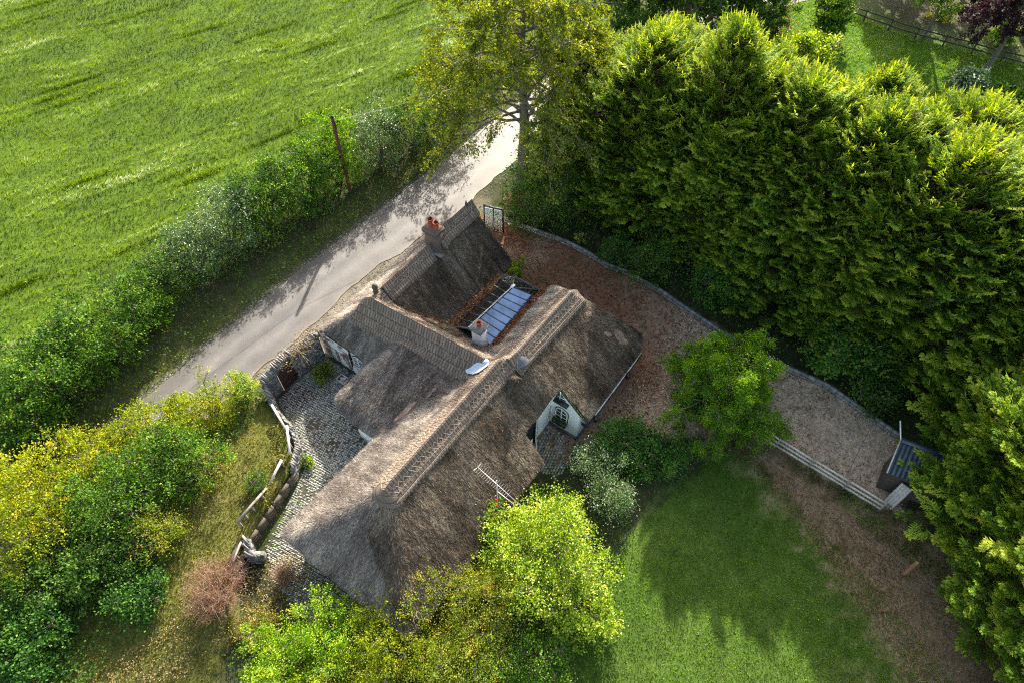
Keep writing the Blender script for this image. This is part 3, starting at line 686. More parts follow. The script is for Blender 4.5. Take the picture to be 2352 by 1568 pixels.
# ridge caps with hazel lattice
mb = MB(); q0, q1 = G(824, 970, 1.35), G(862, 1001, 1.35); mb.beam((q0[0], q0[1], .68), (q1[0], q1[1], .68), .34, 1.36); mb.build('low_wall', M['limewash'], cot, label='low white wall sticking out from under the rounded thatch')
def cap(p0, p1, wl, wr, lift=.13, nm='ridge_cap'):
    p0 = np.array(p0); p1 = np.array(p1); L = np.linalg.norm(p1-p0); d = (p1-p0)/L; n_ = np.array((d[1], -d[0]))
    m_ = int(L/.1)+1; s = np.linspace(0, L, m_); w = np.linspace(-1, 1, 23)
    def at(s_, w_, off=0.):
        s_ = np.asarray(s_, float); w_ = np.asarray(w_, float); ww = np.where(w_ < 0, w_*wl, w_*wr)
        a = p0[0]+d[0]*s_+n_[0]*ww; b = p0[1]+d[1]*s_+n_[1]*ww
        z = roofn(a, b)*.35+roofh(a, b)*.65+lift*(1.25-.4*np.abs(w_))+.16*np.exp(-(w_/.16)**2)
        z += .04*(fbm(s_*.9, w_*2, 81)-.5)
        return XA(a, b, z+off)
    S, W_ = np.meshgrid(s, w, indexing='ij'); P = at(S, W_)
    mb = MB(); arc = np.where(W_ < 0, W_*wl, W_*wr)*1.4; UV = np.stack([S, arc], -1)
    mb.grid(P, uv=UV)
    wob = .035*np.sin(s*37)+.03*(R.random(m_)-.5)
    for e, col in ((0, -1), (-1, 1)):      # scalloped lower edges with thickness
        top = P[:, e]; lowv = top.copy(); lowv[:, 2] -= .17; o_ = XA(np.full(m_, n_[0]*col), np.full(m_, n_[1]*col), 0.)
        out_ = top+o_*(.03+wob)[:, None]; lowv = lowv+o_*(.05+wob)[:, None]; out_[:, 2] -= .03
        mb.grid(np.stack([top, out_, lowv]), uv=np.stack([np.stack([s, np.full(m_, k)], -1) for k in (0, .1, .3)]))
    for e in (0, -1):
        top = P[e]; lowv = top.copy(); lowv[:, 2] -= .2; mb.grid(np.stack([top, lowv]), uv=np.stack([np.stack([w, w*0], -1), np.stack([w, w*0+.2], -1)]))
    c = mb.build(nm, M['cap'], cot, smooth=True)
    mb = MB(); r = .0095
    def rod(q0, q1, n2=4, rr=r):
        u = np.linspace(0, 1, n2); j = .02*R.normal(size=2); mb.tube(at(q0[0]+(q1[0]-q0[0])*u, q0[1]+(q1[1]-q0[1])*u, .035), rr*R.uniform(.7, 1.15), 4, R.random(), cap=False)
    for sgn, ww in ((-1, wl), (1, wr)):
        for wv in (.26, .66, .90):
            x = 0
            while x < L: y = min(L, x+R.uniform(1.0, 1.7)); rod((x, sgn*(wv+.02*R.normal())), (y, sgn*(wv+.02*R.normal())), 5, r*.8); x = y
        x = .1; st = .30
        while x+st < L:
            rod((x+.03*R.normal(), sgn*.26), (x+st+.03*R.normal(), sgn*.66)); rod((x+st+.03*R.normal(), sgn*.26), (x+.03*R.normal(), sgn*.66)); x += st
    sub(c, mb, 'hazel_lattice', M['ligger'])
    return at
cap((6.75, -11.8), (15.75, -11.75), .72, .95)
cap((15.55, -11.35), (21.6, -11.22), .66, .92, .16)
cap((14.5, -20.6), (14.95, -12.5), 1.02, .85, .15)
cap((15.5, -19.85), (19.35, -19.85), .55, .95, .15)
cap((20.1, -19.85), (23.45, -19.85), .55, .95, .34)
# thatched stop at the hipped end of the long ridge
mb = MB(); an = np.linspace(0, 2*math.pi, 29); Q = []
for rr, dz in ((.05, .34), (.45, .26), (.72, .17), (.8, .0)):
    Q.append(XA(6.85+rr*np.cos(an)*.8, -11.8+rr*np.sin(an), roofh(6.85+rr*np.cos(an)*.8, -11.8+rr*np.sin(an))*.93+5.5*.07+dz*.75-.03))
mb.grid(np.stack(Q), uv=np.stack([np.stack([an*rr, an*0+rr*1.4], -1) for rr in (.05, .45, .72, .8)])); mb.build('ridge_stop', M['cap'], cot, smooth=True)
# bare patches where the thatch has slipped
BARE = simple('bare_straw', (.36, .24, .17), .95, .35, 5)
mb = MB()
for x, y, rx, ry, an in ((930, 945, 34, 6, -.75), (985, 905, 22, 4, -.75), (1425, 775, 22, 9, .9), (1396, 768, 9, 5, .5), (1352, 722, 7, 6, .3), (1296, 790, 6, 4, .6), (880, 985, 10, 5, -.8), (1265, 850, 5, 9, .3)):
    m_ = 16; P = []
    for k in range(m_):
        q = k/m_*6.283; r = 1+.35*(R.random()-.5); u, v = rx*r*math.cos(q), ry*r*math.sin(q)
        a, b, z = onroof(x+u*math.cos(an)-v*math.sin(an), y+u*math.sin(an)+v*math.cos(an)); P.append(X(a, b, z+.03))
    mb = MB(); mb.poly(P); mb.build('bare_thatch_patch', BARE, cot)
# lead flashing against the long roof
mb = MB(); pts = [(1119, 833, 9), (1106, 842, 8), (1094, 850, 9), (1083, 857, 7), (1073, 863, 4)]
rows = []
for x, y, w in pts:
    rows.append([X(*onroof(x+du*.5, y+du)[:2], onroof(x+du*.5, y+du)[2]+.20+.07*R.random()) for du in np.linspace(-w, w, 5)+R.normal()*1.5])
mb.grid(np.array(rows)); a, b, z = onroof(1116, 835)
mb.lathe(X(a, b, z), [(0, .30), (.14, .26), (.20, .1), (.22, -.05)], 10); mb.build('lead_flashing', M['lead'], cot, smooth=True)
a, b, z = onroof(1193, 822); mb = MB(); mb.lathe(X(a, b, z), [(0, .2), (.2, .14), (.32, .02), (.5, -.12)], 12); mb.build('lead_flashing', M['slate'], cot, smooth=True, label='dull grey saddle where the ridges join')
# walls
def wallpoly(poly, ztop=None, drop=.22, mat='limewash', name='wall'):
    mb = MB()
    for k in range(len(poly)-1):
        p, q = np.array(poly[k]), np.array(poly[k+1]); L = np.linalg.norm(q-p); m_ = max(2, int(L/.25)+1); u = np.linspace(0, 1, m_)
        a = p[0]+(q[0]-p[0])*u; b = p[1]+(q[1]-p[1])*u
        zt = roofn(a, b)-drop if ztop is None else np.full(m_, ztop)
        rows = [XA(a, b, zt*f+.04*(fbm(a*3+f*5, b*3, 91)-.5)) for f in np.linspace(0, 1, 8)]
        mb.grid(np.stack(rows))
    return mb.build(name, M[mat], cot, smooth=False)
wallpoly([(14.0, -8.8), (3.8, -8.8), (3.8, -15.3), (10.15, -15.5), (10.15, -18.7), (12.72, -18.7)])
wallpoly([(12.72, -18.7), (12.72, -23.2)], ztop=2.25, mat='peeling')
wallpoly([(12.72, -22.6), (23.1, -22.6), (23.1, -17.2), (17.75, -17.2), (17.75, -14.2)])
wallpoly([(17.75, -13.3), (22.4, -13.2), (23.1, -12), (23.15, -7.65), (16.72, -7.65)])
wallpoly([(16.72, -7.65), (16.72, -9.45)], drop=.02)
wallpoly([(16.72, -9.45), (15.35, -9.45)], drop=.3)
mb = MB()
mb.beam(X(16.69, -9.5, .09), X(16.69, -7.6, .09), .12, .18); mb.beam(X(16.7, -7.6, .09), X(23.1, -7.6, .09), .12, .18); mb.build('plinth', M['slate'], cot)
# verge board, gutter, downpipe, bracket
mb = MB(); u = np.linspace(0, 1, 9); vb = -9.1+u*1.85
for k in range(8): mb.beam(X(16.80, vb[k], float(roofn(16.9, vb[k]))-.06), X(16.80, vb[k+1], float(roofn(16.9, vb[k+1]))-.06), .05, .10)
mb.build('verge_board', M['moss_shade'], cot)
mb = MB()
for a0, a1 in ((17.6, 19.3), (19.33, 20.9), (20.93, 22.6)): mb.beam(X(a0, -7.16, 1.83), X(a1, -7.16, 1.86), .07, .08, mat=0); mb.beam(X(a0, -7.10, 1.78), X(a1, -7.10, 1.80), .05, .10, mat=1)
for a0 in (17.45, 20.9): mb.box(X(a0, -7.02, 1.72), (.16, .2, .42), TH, mat=1)
mb.build('gutter', [M['whiteframe'], M['black']], cot)
mb = MB(); mb.beam(X(16.95, -7.55, 1.35), X(16.86, -7.12, 1.62), .07, .09); mb.beam(X(16.9, -7.6, 1.6), X(16.9, -7.15, 1.7), .05, .06); mb.build('eave_bracket', M['black'], cot)
mb = MB(); mb.tube([X(15.1, -9.28, 3.1), X(15.1, -9.3, .7), X(14.9, -9.1, .25), X(14.8, -9.05, .05)], .045, 8); mb.build('downpipe', M['whiteframe'], cot, smooth=True)
mb = MB(); mb.box(X(14.65, -9.45, 1.35), (1.3, .09, 2.7), TH+0, mat=0); mb.box(X(15.25, -9.43, 1.4), (.18, .14, 2.8), TH, mat=1)
for k in range(6): mb.box(X(14.15+k*.18, -9.40, 1.3), (.02, .03, 2.3), TH, mat=1)
dr = mb.build('door', [M['greenpaint'], M['black']], cot); mb = MB(); mb.tube([X(14.3, -9.3, 1.0), X(14.3, -9.3, 1.2)], .02, 6); sub(dr, mb, 'handle', M['whiteframe'])
# arched windows
def arch_window(P0, du, w, h, z0, lbl=None, pane_cols=2, rows=3, shutter=False):
    """window on a wall: P0 plan (a,b) of its centre on the wall face, du plan direction along the wall, outward normal nn"""
    du = np.array(du, float); nn = np.array((-du[1], du[0])); nn = nn*(1 if nn @ np.array((-1, 0.01)) > 0 else -1)
    def Q(u, z, o=0.): p = np.array(P0)+du*u+nn*o; return X(p[0], p[1], z)
    hs = h*.62; arc = [(w/2*math.cos(t), z0+hs+(h-hs)*math.sin(t)**.85) for t in np.linspace(0, math.pi, 13)]
    outl = [(-w/2, z0), (w/2, z0)]+arc
    fr = MB()
    pts = [Q(u, z, .05) for u, z in outl]
    for k in range(len(pts)): fr.beam(pts[k], pts[(k+1) % len(pts)], .05, .07, up=(nn[0]*A2[0]+nn[1]*B2[0], nn[0]*A2[1]+nn[1]*B2[1], 0))
    fr.beam(Q(0, z0, .055), Q(0, z0+h*.98, .055), .07, .06); 
    for r_ in range(1, rows): fr.beam(Q(-w/2, z0+h*r_/rows, .06), Q(w/2, z0+h*r_/rows, .06), .03, .03)
    for u in (-w/4, w/4): pass
    f = fr.build('window', M['whiteframe'], cot)
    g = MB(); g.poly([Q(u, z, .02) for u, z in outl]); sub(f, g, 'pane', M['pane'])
    g = MB(); 
    bx = [(-w/2-.07, z0-.04), (w/2+.07, z0-.04)]+[(u*1.22, z0+(z-z0)*1.06) for u, z in arc]
    g.poly([Q(u, z, .012) for u, z in bx]); sub(f, g, 'surround', M['black'])
    return Q, f
Q, f = arch_window((16.72, -8.72), (0, 1), .74, 1.15, 1.05)
mb = MB(); mb.beam(Q(-.45, .93, .14), Q(.42, .93, .14), .3, .26, mat=0); ss_ = mb.build('window_box', [M['black']], cot)
mb = MB(); P = np.array([Q(u, 1.1, .14) for u in R.uniform(-.4, .42, 260)])+R.normal(size=(260, 3))*np.array((.05, .05, .07)); leaves(mb, P, .07, tint_of(260, .45)); sub(ss_, mb, 'trailing_plant', M['green'], kind='stuff')
mb = MB(); mb.beam(Q(-.62, 1.05, .10), Q(-.62, 1.9, .10), .16, .05); mb.build('shutter', M['whiteframe'], cot)
# shelf hood below the little top light in the gable
mb = MB(); mb.beam(Q(-.48, 2.93, .12), Q(.38, 2.93, .12), .30, .13); mb.build('ledge', M['black'], cot)
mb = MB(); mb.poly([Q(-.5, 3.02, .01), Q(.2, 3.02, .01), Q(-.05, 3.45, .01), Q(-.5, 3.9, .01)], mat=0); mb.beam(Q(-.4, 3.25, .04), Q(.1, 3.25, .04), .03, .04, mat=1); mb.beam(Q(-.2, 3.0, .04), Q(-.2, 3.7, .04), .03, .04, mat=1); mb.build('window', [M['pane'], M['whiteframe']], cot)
Qw, f2 = arch_window((12.72, -19.95), (0, 1), .8, 1.15, 1.05, rows=4)
mb = MB(); mb.beam(Qw(-.62, 1.0, .06), Qw(-.62, 2.25, .06), .26, .05); mb.build('shutter', M['black'], cot)
# chimneys
mb = MB(); ca_, cb_ = 20.0, -19.95
mb.box(X(ca_, cb_, 5.5), (.62, .84, 2.0), TH); mb.box(X(ca_, cb_, 6.24), (.70, .92, .08), TH); mb.box(X(ca_, cb_, 6.42), (.80, 1.02, .26), TH); mb.box(X(ca_, cb_, 6.58), (.70, .9, .07), TH)
ch = mb.build('chimney', M['brick'], cot)
def pot(par, a, b, z, r=.13, h=.36, cowl=False):
    mb = MB(); mb.lathe(X(a, b, z), [(r*1.05, 0), (r*.95, h*.1), (r*.92, h*.82), (r*1.12, h*.86), (r*1.12, h), (r*.85, h), (r*.8, h*.5)], 20)
    p = sub(par, mb, 'chimney_pot', M['terracotta'], smooth=False)
    mb = MB(); mb.poly([X(a+r*.8*math.cos(t), b+r*.8*math.sin(t), z+h*.7) for t in np.linspace(0, 5.8, 12)])
    if cowl: mb.lathe(X(a+.04, b, z+h*.95), [(.09, 0), (.05, .1), (.0, .22)], 7)
    sub(par, mb, 'flue', M['soot'])
pot(ch, 20.1, -20.18, 6.6, .155, .42, cowl=True); pot(ch, 20.06, -19.74, 6.6, .155, .42, cowl=True)
mb = MB(); mb.box(X(ca_-.45, cb_+.62, 5.15), (.5, .7, .05), TH, tilt=Matrix.Rotation(.5, 3, 'Y')); sub(ch, mb, 'lead_flashing', M['stone'])
mb = MB(); ca2, cb2 = 16.8, -14.28; mb.box(X(ca2, cb2, 3.9), (.60, .58, 2.2), TH); ch2 = mb.build('chimney', M['limewash'], cot, label='small whitewashed chimney beside the glass roof')
mb = MB(); mb.box(X(ca2, cb2, 5.02), (.82, .80, .09), TH); sub(ch2, mb, 'cap_slab', M['stone']); pot(ch2, 16.85, -14.32, 5.06, .13, .30)
# finials
mb = MB(); a, b = 14.75, -20.5; mb.lathe(X(a+.35, b+.5, 5.55), [(.16, 0), (.12, .25), (.17, .4), (.13, .62), (.0, .66)], 10); mb.build('ridge_finial', M['darkwood'], cot, smooth=True)
mb = MB(); mb.lathe(X(22.9, -19.85, 5.9), [(.16, 0), (.09, .22), (.03, .55), (0, .6)], 8); mb.build('ridge_finial', M['darkwood'], cot, smooth=True)
# white stones standing along the road wall
mb = None
P = [X(12.95+k*.165+.02*R.normal(), -24.15+.03*R.normal()-.02*math.sin(k), 0) for k in range(44)]
rocks(np.array(P), .085, M['whitestone'], 'kerb_stones', label='row of white stones set on edge along the foot of the road wall', cat='kerb stones')
# leaf-filled gutters
def litterstrip(p0, p1, w, z0, z1, n_, name, tb=.45):
    u = R.random(n_); v = R.normal(0, .3, n_)*w; p0 = np.array(p0); p1 = np.array(p1); d = (p1-p0)/np.linalg.norm(p1-p0); nn = np.array((d[1], -d[0]))
    a = p0[0]+(p1[0]-p0[0])*u+nn[0]*v; b = p0[1]+(p1[1]-p0[1])*u+nn[1]*v
    P = XA(a, b, z0+(z1-z0)*u+.05*R.random(n_)+.15*np.abs(v)); mb = MB(); leaves(mb, P, .085, tint_of(n_, tb, .22), up=1.2)
    return mb
mb = litterstrip((17.35, -16.78), (22.0, -16.8), .42, 2.74, 2.72, 2200, '', .55); mb.build('leaf_litter', M['litter'], cot, kind='stuff')
n_ = 3200; a = R.uniform(17.1, 21.9, n_); b = -13.62+np.abs(R.normal(0, .17, n_))-.05; mb = MB(); leaves(mb, XA(a, b, roofn(a, np.maximum(b, -13.6))+.07+.05*R.random(n_)), .085, tint_of(n_, .34, .22), up=1.2); mb.build('leaf_litter', M['litter'], cot, kind='stuff')
mb = litterstrip((17.62, -16.9), (17.35, -19.0), .3, 2.75, 4.0, 10, '', .4)
a = R.uniform(15.8, 17.4, 500); b = -18.6+2.4*(a-15.8)/1.6+R.normal(size=500)*.16
P = XA(a, b, roofn(a, b)+.05); leaves(mb, P, .08, tint_of(500, .35, .2), up=1.2); mb.build('leaf_litter', M['litter'], cot, kind='stuff')
a = R.uniform(3.5, 23.4, 5000); b = R.uniform(-22.6, -7.6, 5000); k = (sdist(a, b, ROOF) > .1) & (isD(a, b) | (isR(a, b) & (a > 12))) & (R.random(5000) < .45); a, b = a[k], b[k]
mb = MB(); leaves(mb, XA(a, b, roofn(a, b)+.04), .075, tint_of(len(a), .45, .25), up=1.2); mb.build('leaf_litter', M['litter'], cot, kind='stuff')
mb = MB()
for p, q in (((17.15, -16.75, 2.55), (22.3, -16.75, 2.55)), ((17.1, -13.6, 3.15), (22.0, -13.5, 3.05))): mb.beam(X(*p), X(*q), .42, .06)
mb.build('gutter', M['slate'], cot)
# glass lantern roof
gr = MB(); gl1 = MB(); gl2 = MB()
RS, RN = np.array((17.0, -15.22, 3.95)), np.array((20.85, -14.98, 3.95))
LS, LN, HL, HR, RNc, RSr = (17.35, -16.62, 2.66), (21.85, -16.62, 2.66), (22.5, -16.05, 2.66), (22.4, -14.1, 2.85), (21.75, -13.62, 3.05), (17.2, -13.68, 3.2)
w3 = lambda p: np.array(X(*p))
def panes(mb, p0, p1, q0, q1, n_, barm=0):
    for k in range(n_+1):
        u = k/n_; a = w3(p0)*(1-u)+w3(p1)*u; b = w3(q0)*(1-u)+w3(q1)*u; gr.beam(a, b+(0, 0, .0), .045, .06, mat=barm)
    for k in range(n_):
        u0, u1 = k/n_+.004, (k+1)/n_-.004
        mb.add([w3(p0)*(1-u0)+w3(p1)*u0, w3(p0)*(1-u1)+w3(p1)*u1, w3(q0)*(1-u1)+w3(q1)*u1, w3(q0)*(1-u0)+w3(q1)*u0], [(0, 1, 2, 3)])
panes(gl1, LS, LN, tuple(RS), tuple(RN), 7)
panes(gl2, RSr, RNc, tuple(RS), tuple(RN), 8)
for c0, c1 in ((LN, HL), (HL, HR), (HR, RNc)):
    gr.beam(w3(c0), w3(tuple(RN)), .05, .06); gl1.add([w3(c0), w3(c1), w3(tuple(RN))], [(0, 1, 2)])
    gr.beam(w3(c0), w3(c1), .06, .08)
gr.beam(w3(RNc), w3(tuple(RN)), .05, .06); gr.beam(w3(LS), w3(LN), .07, .08); gr.beam(w3(RSr), w3(RNc), .07, .06); gr.beam(w3(LS), w3(tuple(RS)), .09, .10); gr.beam(w3(RSr), w3(tuple(RS)), .09, .10)
g_ = gr.build('conservatory_roof', [M['slate']], cot)
mb = MB(); mb.beam(w3(tuple(RS))+(0, 0, .05), w3(tuple(RN))+(0, 0, .05), .10, .06, mat=0)
for k in range(38):
    u = (k+.5)/38; p = w3(tuple(RS))*(1-u)+w3(tuple(RN))*u+np.array((0, 0, .11)); mb.box(p, (.055, .085, .035), TH+.35, mat=1)
mb.box(w3(tuple(RN))+(0, 0, .1), (.3, .16, .06), TH, mat=1)
sub(g_, mb, 'ridge_cresting', [M['black'], M['whiteframe']])
sub(g_, gl1, 'glass', M['glass_dark'], label='glass coloured dark where no sky is reflected'); sub(g_, gl2, 'glass', M['glass_sky'], label='glass tinted blue like the sky it reflects')
mb = MB()
for p, q in ((LN, HL), (HL, HR), (HR, RNc)): mb.add([X(p[0], p[1], 0), X(q[0], q[1], 0), X(q[0], q[1], 2.6), X(p[0], p[1], 2.6)], [(0, 1, 2, 3)])
mb.build('conservatory_wall', M['glass_dark'], cot)
mb = MB(); mb.add([X(17.2, -16.9, 2.45), X(22.4, -16.6, 2.45), X(22.4, -13.8, 2.45), X(17.2, -13.8, 2.45)], [(0, 1, 2, 3)]); mb.build('inner_floor', M['slate'], cot)
# ================================================================ COURTYARD
def cobbles(poly, name, rot, sx=.155, sy=.098, lim=None):
    P = np.array(poly); c = P.mean(0); ext_ = 13
    xs = np.arange(-ext_, ext_, sx); ys = np.arange(-ext_, ext_, sy); XX, YY = np.meshgrid(xs, ys); XX = XX+(np.arange(len(ys)) % 2)[:, None]*sx/2
    XX = XX+.012*R.normal(size=XX.shape); YY = YY+.008*R.normal(size=YY.shape)+.35*np.sin(XX*.5)+.05*np.sin(XX*1.7+YY)
    cr, sr = math.cos(rot), math.sin(rot); x = (c[0]+XX*cr-YY*sr).ravel(); y = (c[1]+XX*sr+YY*cr).ravel()
    a, b = toab(x, y); k = (sdist(x, y, poly) > .02) & (R.random(len(x)) > .02+.5*(fbm(x*.9, y*.9, 101) > .66))
    if lim: k &= lim(x, y)
    x, y = x[k], y[k]; n_ = len(x); ang = rot+.35*.5*np.cos((XX.ravel()[k])*.5)+.08*R.normal(size=n_)
    sxx = sx*.46*(.8+.25*R.random(n_)); syy = sy*.46*(.8+.25*R.random(n_)); hh = .035+.02*R.random(n_)
    tmpl = []
    for rr, zz in ((1., 0.), (.97, .55), (.62, 1.)):
        for t in range(8): q = t/8*6.283+.39; cx_, sx_ = math.cos(q), math.sin(q); s_ = (abs(cx_)**4+abs(sx_)**4)**-.25; tmpl.append((cx_*s_*rr, sx_*s_*rr, zz))
    tmpl = np.array(tmpl); V = tmpl[None]*np.stack([sxx, syy, hh], -1)[:, None]
    ca, sa = np.cos(ang)[:, None], np.sin(ang)[:, None]; z0 = terrain(x, y)+.0
    V = np.stack([V[..., 0]*ca-V[..., 1]*sa+x[:, None], V[..., 0]*sa+V[..., 1]*ca+y[:, None], V[..., 2]+z0[:, None]-.005], -1)
    F = [(r_*8+t, r_*8+(t+1) % 8, r_*8+8+(t+1) % 8, r_*8+8+t) for r_ in range(2) for t in range(8)]+[(16, 17, 18, 19), (16, 19, 20, 23), (23, 20, 21, 22)]
    F = np.array(F); mb = MB(); T = np.clip(.5+.22*R.normal(size=n_)+.5*(fbm(x*.8, y*.8, 7)-.5), 0, 1)
    mb.add(V.reshape(-1, 3), (F[None]+np.arange(n_)[:, None, None]*24).reshape(-1, 4), np.repeat(T, len(F)))
    return mb.build(name, M['cobble'], smooth=True, kind='structure')
cobbles(P_COB, 'courtyard', .35)
cobbles(pab((13.9, -9.4), (16.5, -9.4), (16.5, -8.2), (15.6, -7.8), (14.9, -7.0), (13.9, -7.2)), 'porch_paving', TH, .19, .15)
x0, y0 = toab(*G(1262, 660)[:2]); cobbles(pab((22.9, -16.5), (24.2, -16.3), (25.0, -14.5), (25.0, -12.2), (24.2, -11.5), (23.2, -13.2)), 'path', TH+1.2, .16, .09)
# ================================================================ BOUNDARY WALLS, GARDEN THINGS
def stonewall(path, h0, h1, th, name, label, cat, cap=True, parent=None, seed=0):
    """coursed rubble wall along a plan path (a,b), every stone modelled"""
    mb = MB(); P = np.array(path, float); L = np.r_[0, np.cumsum(np.hypot(*np.diff(P, axis=0).T))]
    core = MB()
    for k in range(len(P)-1):
        ha = h0+(h1-h0)*L[k]/L[-1]; hb = h0+(h1-h0)*L[k+1]/L[-1]
        p, q = X(*P[k], 0), X(*P[k+1], 0); d = np.array(q)-p; d /= np.linalg.norm(d); n_ = np.array((d[1], -d[0], 0))*th*.42
        V = [np.array(p)-n_, np.array(q)-n_, np.array(q)+n_, np.array(p)+n_]; up = [np.array((0, 0, z)) for z in (ha, hb, hb, ha)]
        mb.add(V+[v+u-(0, 0, .04) for v, u in zip(V, up)], [(4, 5, 6, 7), (0, 1, 5, 4), (1, 2, 6, 5), (2, 3, 7, 6), (3, 0, 4, 7)], .1)
    z = 0.05
    while z < max(h0, h1):
        rh = R.uniform(.09, .16); s = 0
        while s < L[-1]:
            w = R.uniform(.14, .36); sm = min(L[-1], s+w/2); a = np.interp(sm, L, P[:, 0]); b = np.interp(sm, L, P[:, 1])
            a1 = np.interp(min(L[-1], sm+.1), L, P[:, 0])-np.interp(max(0, sm-.1), L, P[:, 0]); b1 = np.interp(min(L[-1], sm+.1), L, P[:, 1])-np.interp(max(0, sm-.1), L, P[:, 1])
            hh = h0+(h1-h0)*sm/L[-1]
            if z+rh*.6 < hh:
                mb.box(X(a, b, z+rh/2), (w*.93, th*(.92+.16*R.random()), rh*.90), TH-math.atan2(b1, a1)+.04*R.normal(), tint=R.random())
            s += w
        z += rh
    if cap:
        s = 0
        while s < L[-1]:
            a = np.interp(s, L, P[:, 0]); b = np.interp(s, L, P[:, 1]); hh = h0+(h1-h0)*s/L[-1]
            mb.box(X(a, b, hh+.09), (R.uniform(.05, .10), th*R.uniform(.95, 1.25), R.uniform(.18, .30)), TH+.5*R.normal()*.3, tint=R.uniform(.4, 1), tilt=Matrix.Rotation(R.normal()*.25, 3, 'Y')); s += R.uniform(.09, .14)
    return mb
wl = thing('stone_wall', X(10.5, -23.25), 'grey rubble stone wall with cock-and-hen coping and an arched door between road and courtyard', 'wall')
stonewall([(12.5, -23.05), (10.62, -23.25)], 2.1, 1.95, .42, '', '', '').build('masonry', M['stone'], wl)
stonewall([(9.38, -23.35), (8.55, -23.4)], 1.95, 1.7, .42, '', '', '').build('masonry', M['stone'], wl)
stonewall([(8.55, -23.3), (8.2, -22.6), (7.9, -21.9)], 1.5, .95, .36, '', '', '').build('masonry', M['stone'], wl)
mb = MB()
for k in range(15):           # arch of set stones above the door
    t = math.pi*(k+.5)/15; mb.box(X(10.0+.66*math.cos(t), -23.3, 1.72+.42*math.sin(t)), (.13, .46, .24), TH, tint=R.random(), tilt=Matrix.Rotation(math.pi/2-t, 3, 'Y'))
for k in range(9): mb.box(X(9.45+k*.14, -23.3, 2.28+.08*R.random()), (.07, .48, .24), TH+.1*R.normal(), tint=R.uniform(.4, 1))
mb.build('arch', M['stone'], wl)
mb = MB(); arc = [(9.42, .02), (10.58, .02)]+[(10.0+.58*math.cos(t), 1.62+.42*math.sin(t)**.8) for t in np.linspace(0, math.pi, 11)]
mb.poly([X(a, -23.16, z) for a, z in arc]); mb.poly([X(a, -23.22, z) for a, z in arc][::-1])
for k in range(7): mb.box(X(9.55+k*.15, -23.14, .9), (.012, .02, 1.7), TH, mat=0)
for z in (.45, 1.45): mb.box(X(10.0, -23.12, z), (1.1, .04, .09), TH)
dd = mb.build('door', M['doorwood'], wl); mb = MB(); mb.box(X(10.45, -23.08, 1.35), (.06, .03, .05), TH); mb.tube([X(10.3, -23.08, 1.35), X(10.5, -23.08, 1.36)], .012, 5); sub(dd, mb, 'latch', M['whiteframe'])
mb = MB(); k_ = 900; s = R.random(k_); P = XA(9.6+3.0*s, -23.15+.3*R.normal(size=k_), 2.1+.25*R.random(k_)+.15*R.normal(size=k_)); leaves(mb, P, .10, tint_of(k_, .4, .22), up=.3)
for k in range(60):
    a = R.uniform(10.6, 12.3); p = np.array(X(a, -23.0, 2.1)); mb.tube([p, p+R.normal(size=3)*.15+(0, 0, .15), p+R.normal(size=3)*.35+(0, 0, -.1)], .01, 3, .8)
root_mesh(mb, 'dead_creeper', M['hay'], label='tangle of dead brown creeper on top of the stone wall by the arched door', cat='creeper')
rw = thing('retaining_wall', X(4.5, -18.6), 'low mossy retaining wall of stone and old sleepers between the raised garden and the cobbles', 'retaining wall')
stonewall([(7.9, -21.8), (7.7, -20.5), (7.05, -19.3), (6.0, -18.65)], .86, .82, .28, '', '', '').build('stonework', M['stone'], rw)
mb = MB()
for z in (.12, .36, .60):
    for q in range(6):
        u0, u1 = q/6, (q+1)/6-.01; mb.beam(X(5.95+(2.0-5.95)*u0, -18.48+(.9)*u0, z), X(5.95+(2.0-5.95)*u1, -18.48+(.9)*u1, z), .14+.03*R.random(), .225)
mb.build('sleeper', M['darkwood'], rw)
stonewall([(2.0, -17.7), (1.55, -17.0), (1.9, -16.6)], .85, .7, .4, '', '', '').build('stonework', M['stone'], rw)
mb = MB(); 
for p, q in (((1.9, -17.9, .75), (.35, -17.35, .75)), ((1.6, -17.4, .62), (.2, -16.9, .5)), ((1.5, -17.1, .35), (.1, -16.6, .25))): mb.beam(X(*p), X(*q), .26, .12)
mb.build('sleeper', M['darkwood'], rw)
mb = MB(); n_ = 420; u = R.random(n_); a = 7.8-4.*u+.1*R.normal(size=n_); b = -21.2+3.*u**1.3+.25*R.normal(size=n_)
P = XA(a, b, .88+.12*R.random(n_)); leaves(mb, P, .11, tint_of(n_, .45, .25), up=.8)
root_mesh(mb, 'ivy', M['weeds'], label='yellowing creeper trailing over the low garden wall', cat='ivy')
def rail(pa, pb, z, posts, lbl, mat='whitewood', w=.12, h=.07, zb=.72):
    r = thing('rail_fence', X((pa[0]+pb[0])/2, (pa[1]+pb[1])/2, zb), lbl, 'fence', 'broken rail fence pieces along the garden wall')
    z = z if isinstance(z, tuple) else (z, z)
    mb = MB(); mb.beam(X(pa[0], pa[1], z[0]), X(pb[0], pb[1], z[1]), w, h); mb.build('rail', M[mat], r)
    for u in posts:
        a, b = pa[0]+(pb[0]-pa[0])*u, pa[1]+(pb[1]-pa[1])*u; mb = MB(); mb.beam(X(a, b, zb-.2), X(a, b, z[0]+(z[1]-z[0])*u-.02), .07, .07); mb.build('post', M['timber'], r)
rail((7.92, -22.05), (7.33, -20.36), 1.5, (.05, .35, .65, .95), 'sun-bleached top rail on posts, the piece nearest the arched door')
rail((7.5, -20.42), (6.42, -19.02), 1.5, (.02, .3, .6, .9), 'sun-bleached top rail on posts ending at the round tub')
rail((5.92, -19.12), (4.7, -18.72), (1.5, 1.35), (.05,), 'short leaning rail between the round tub and the small conifer', 'palewood')
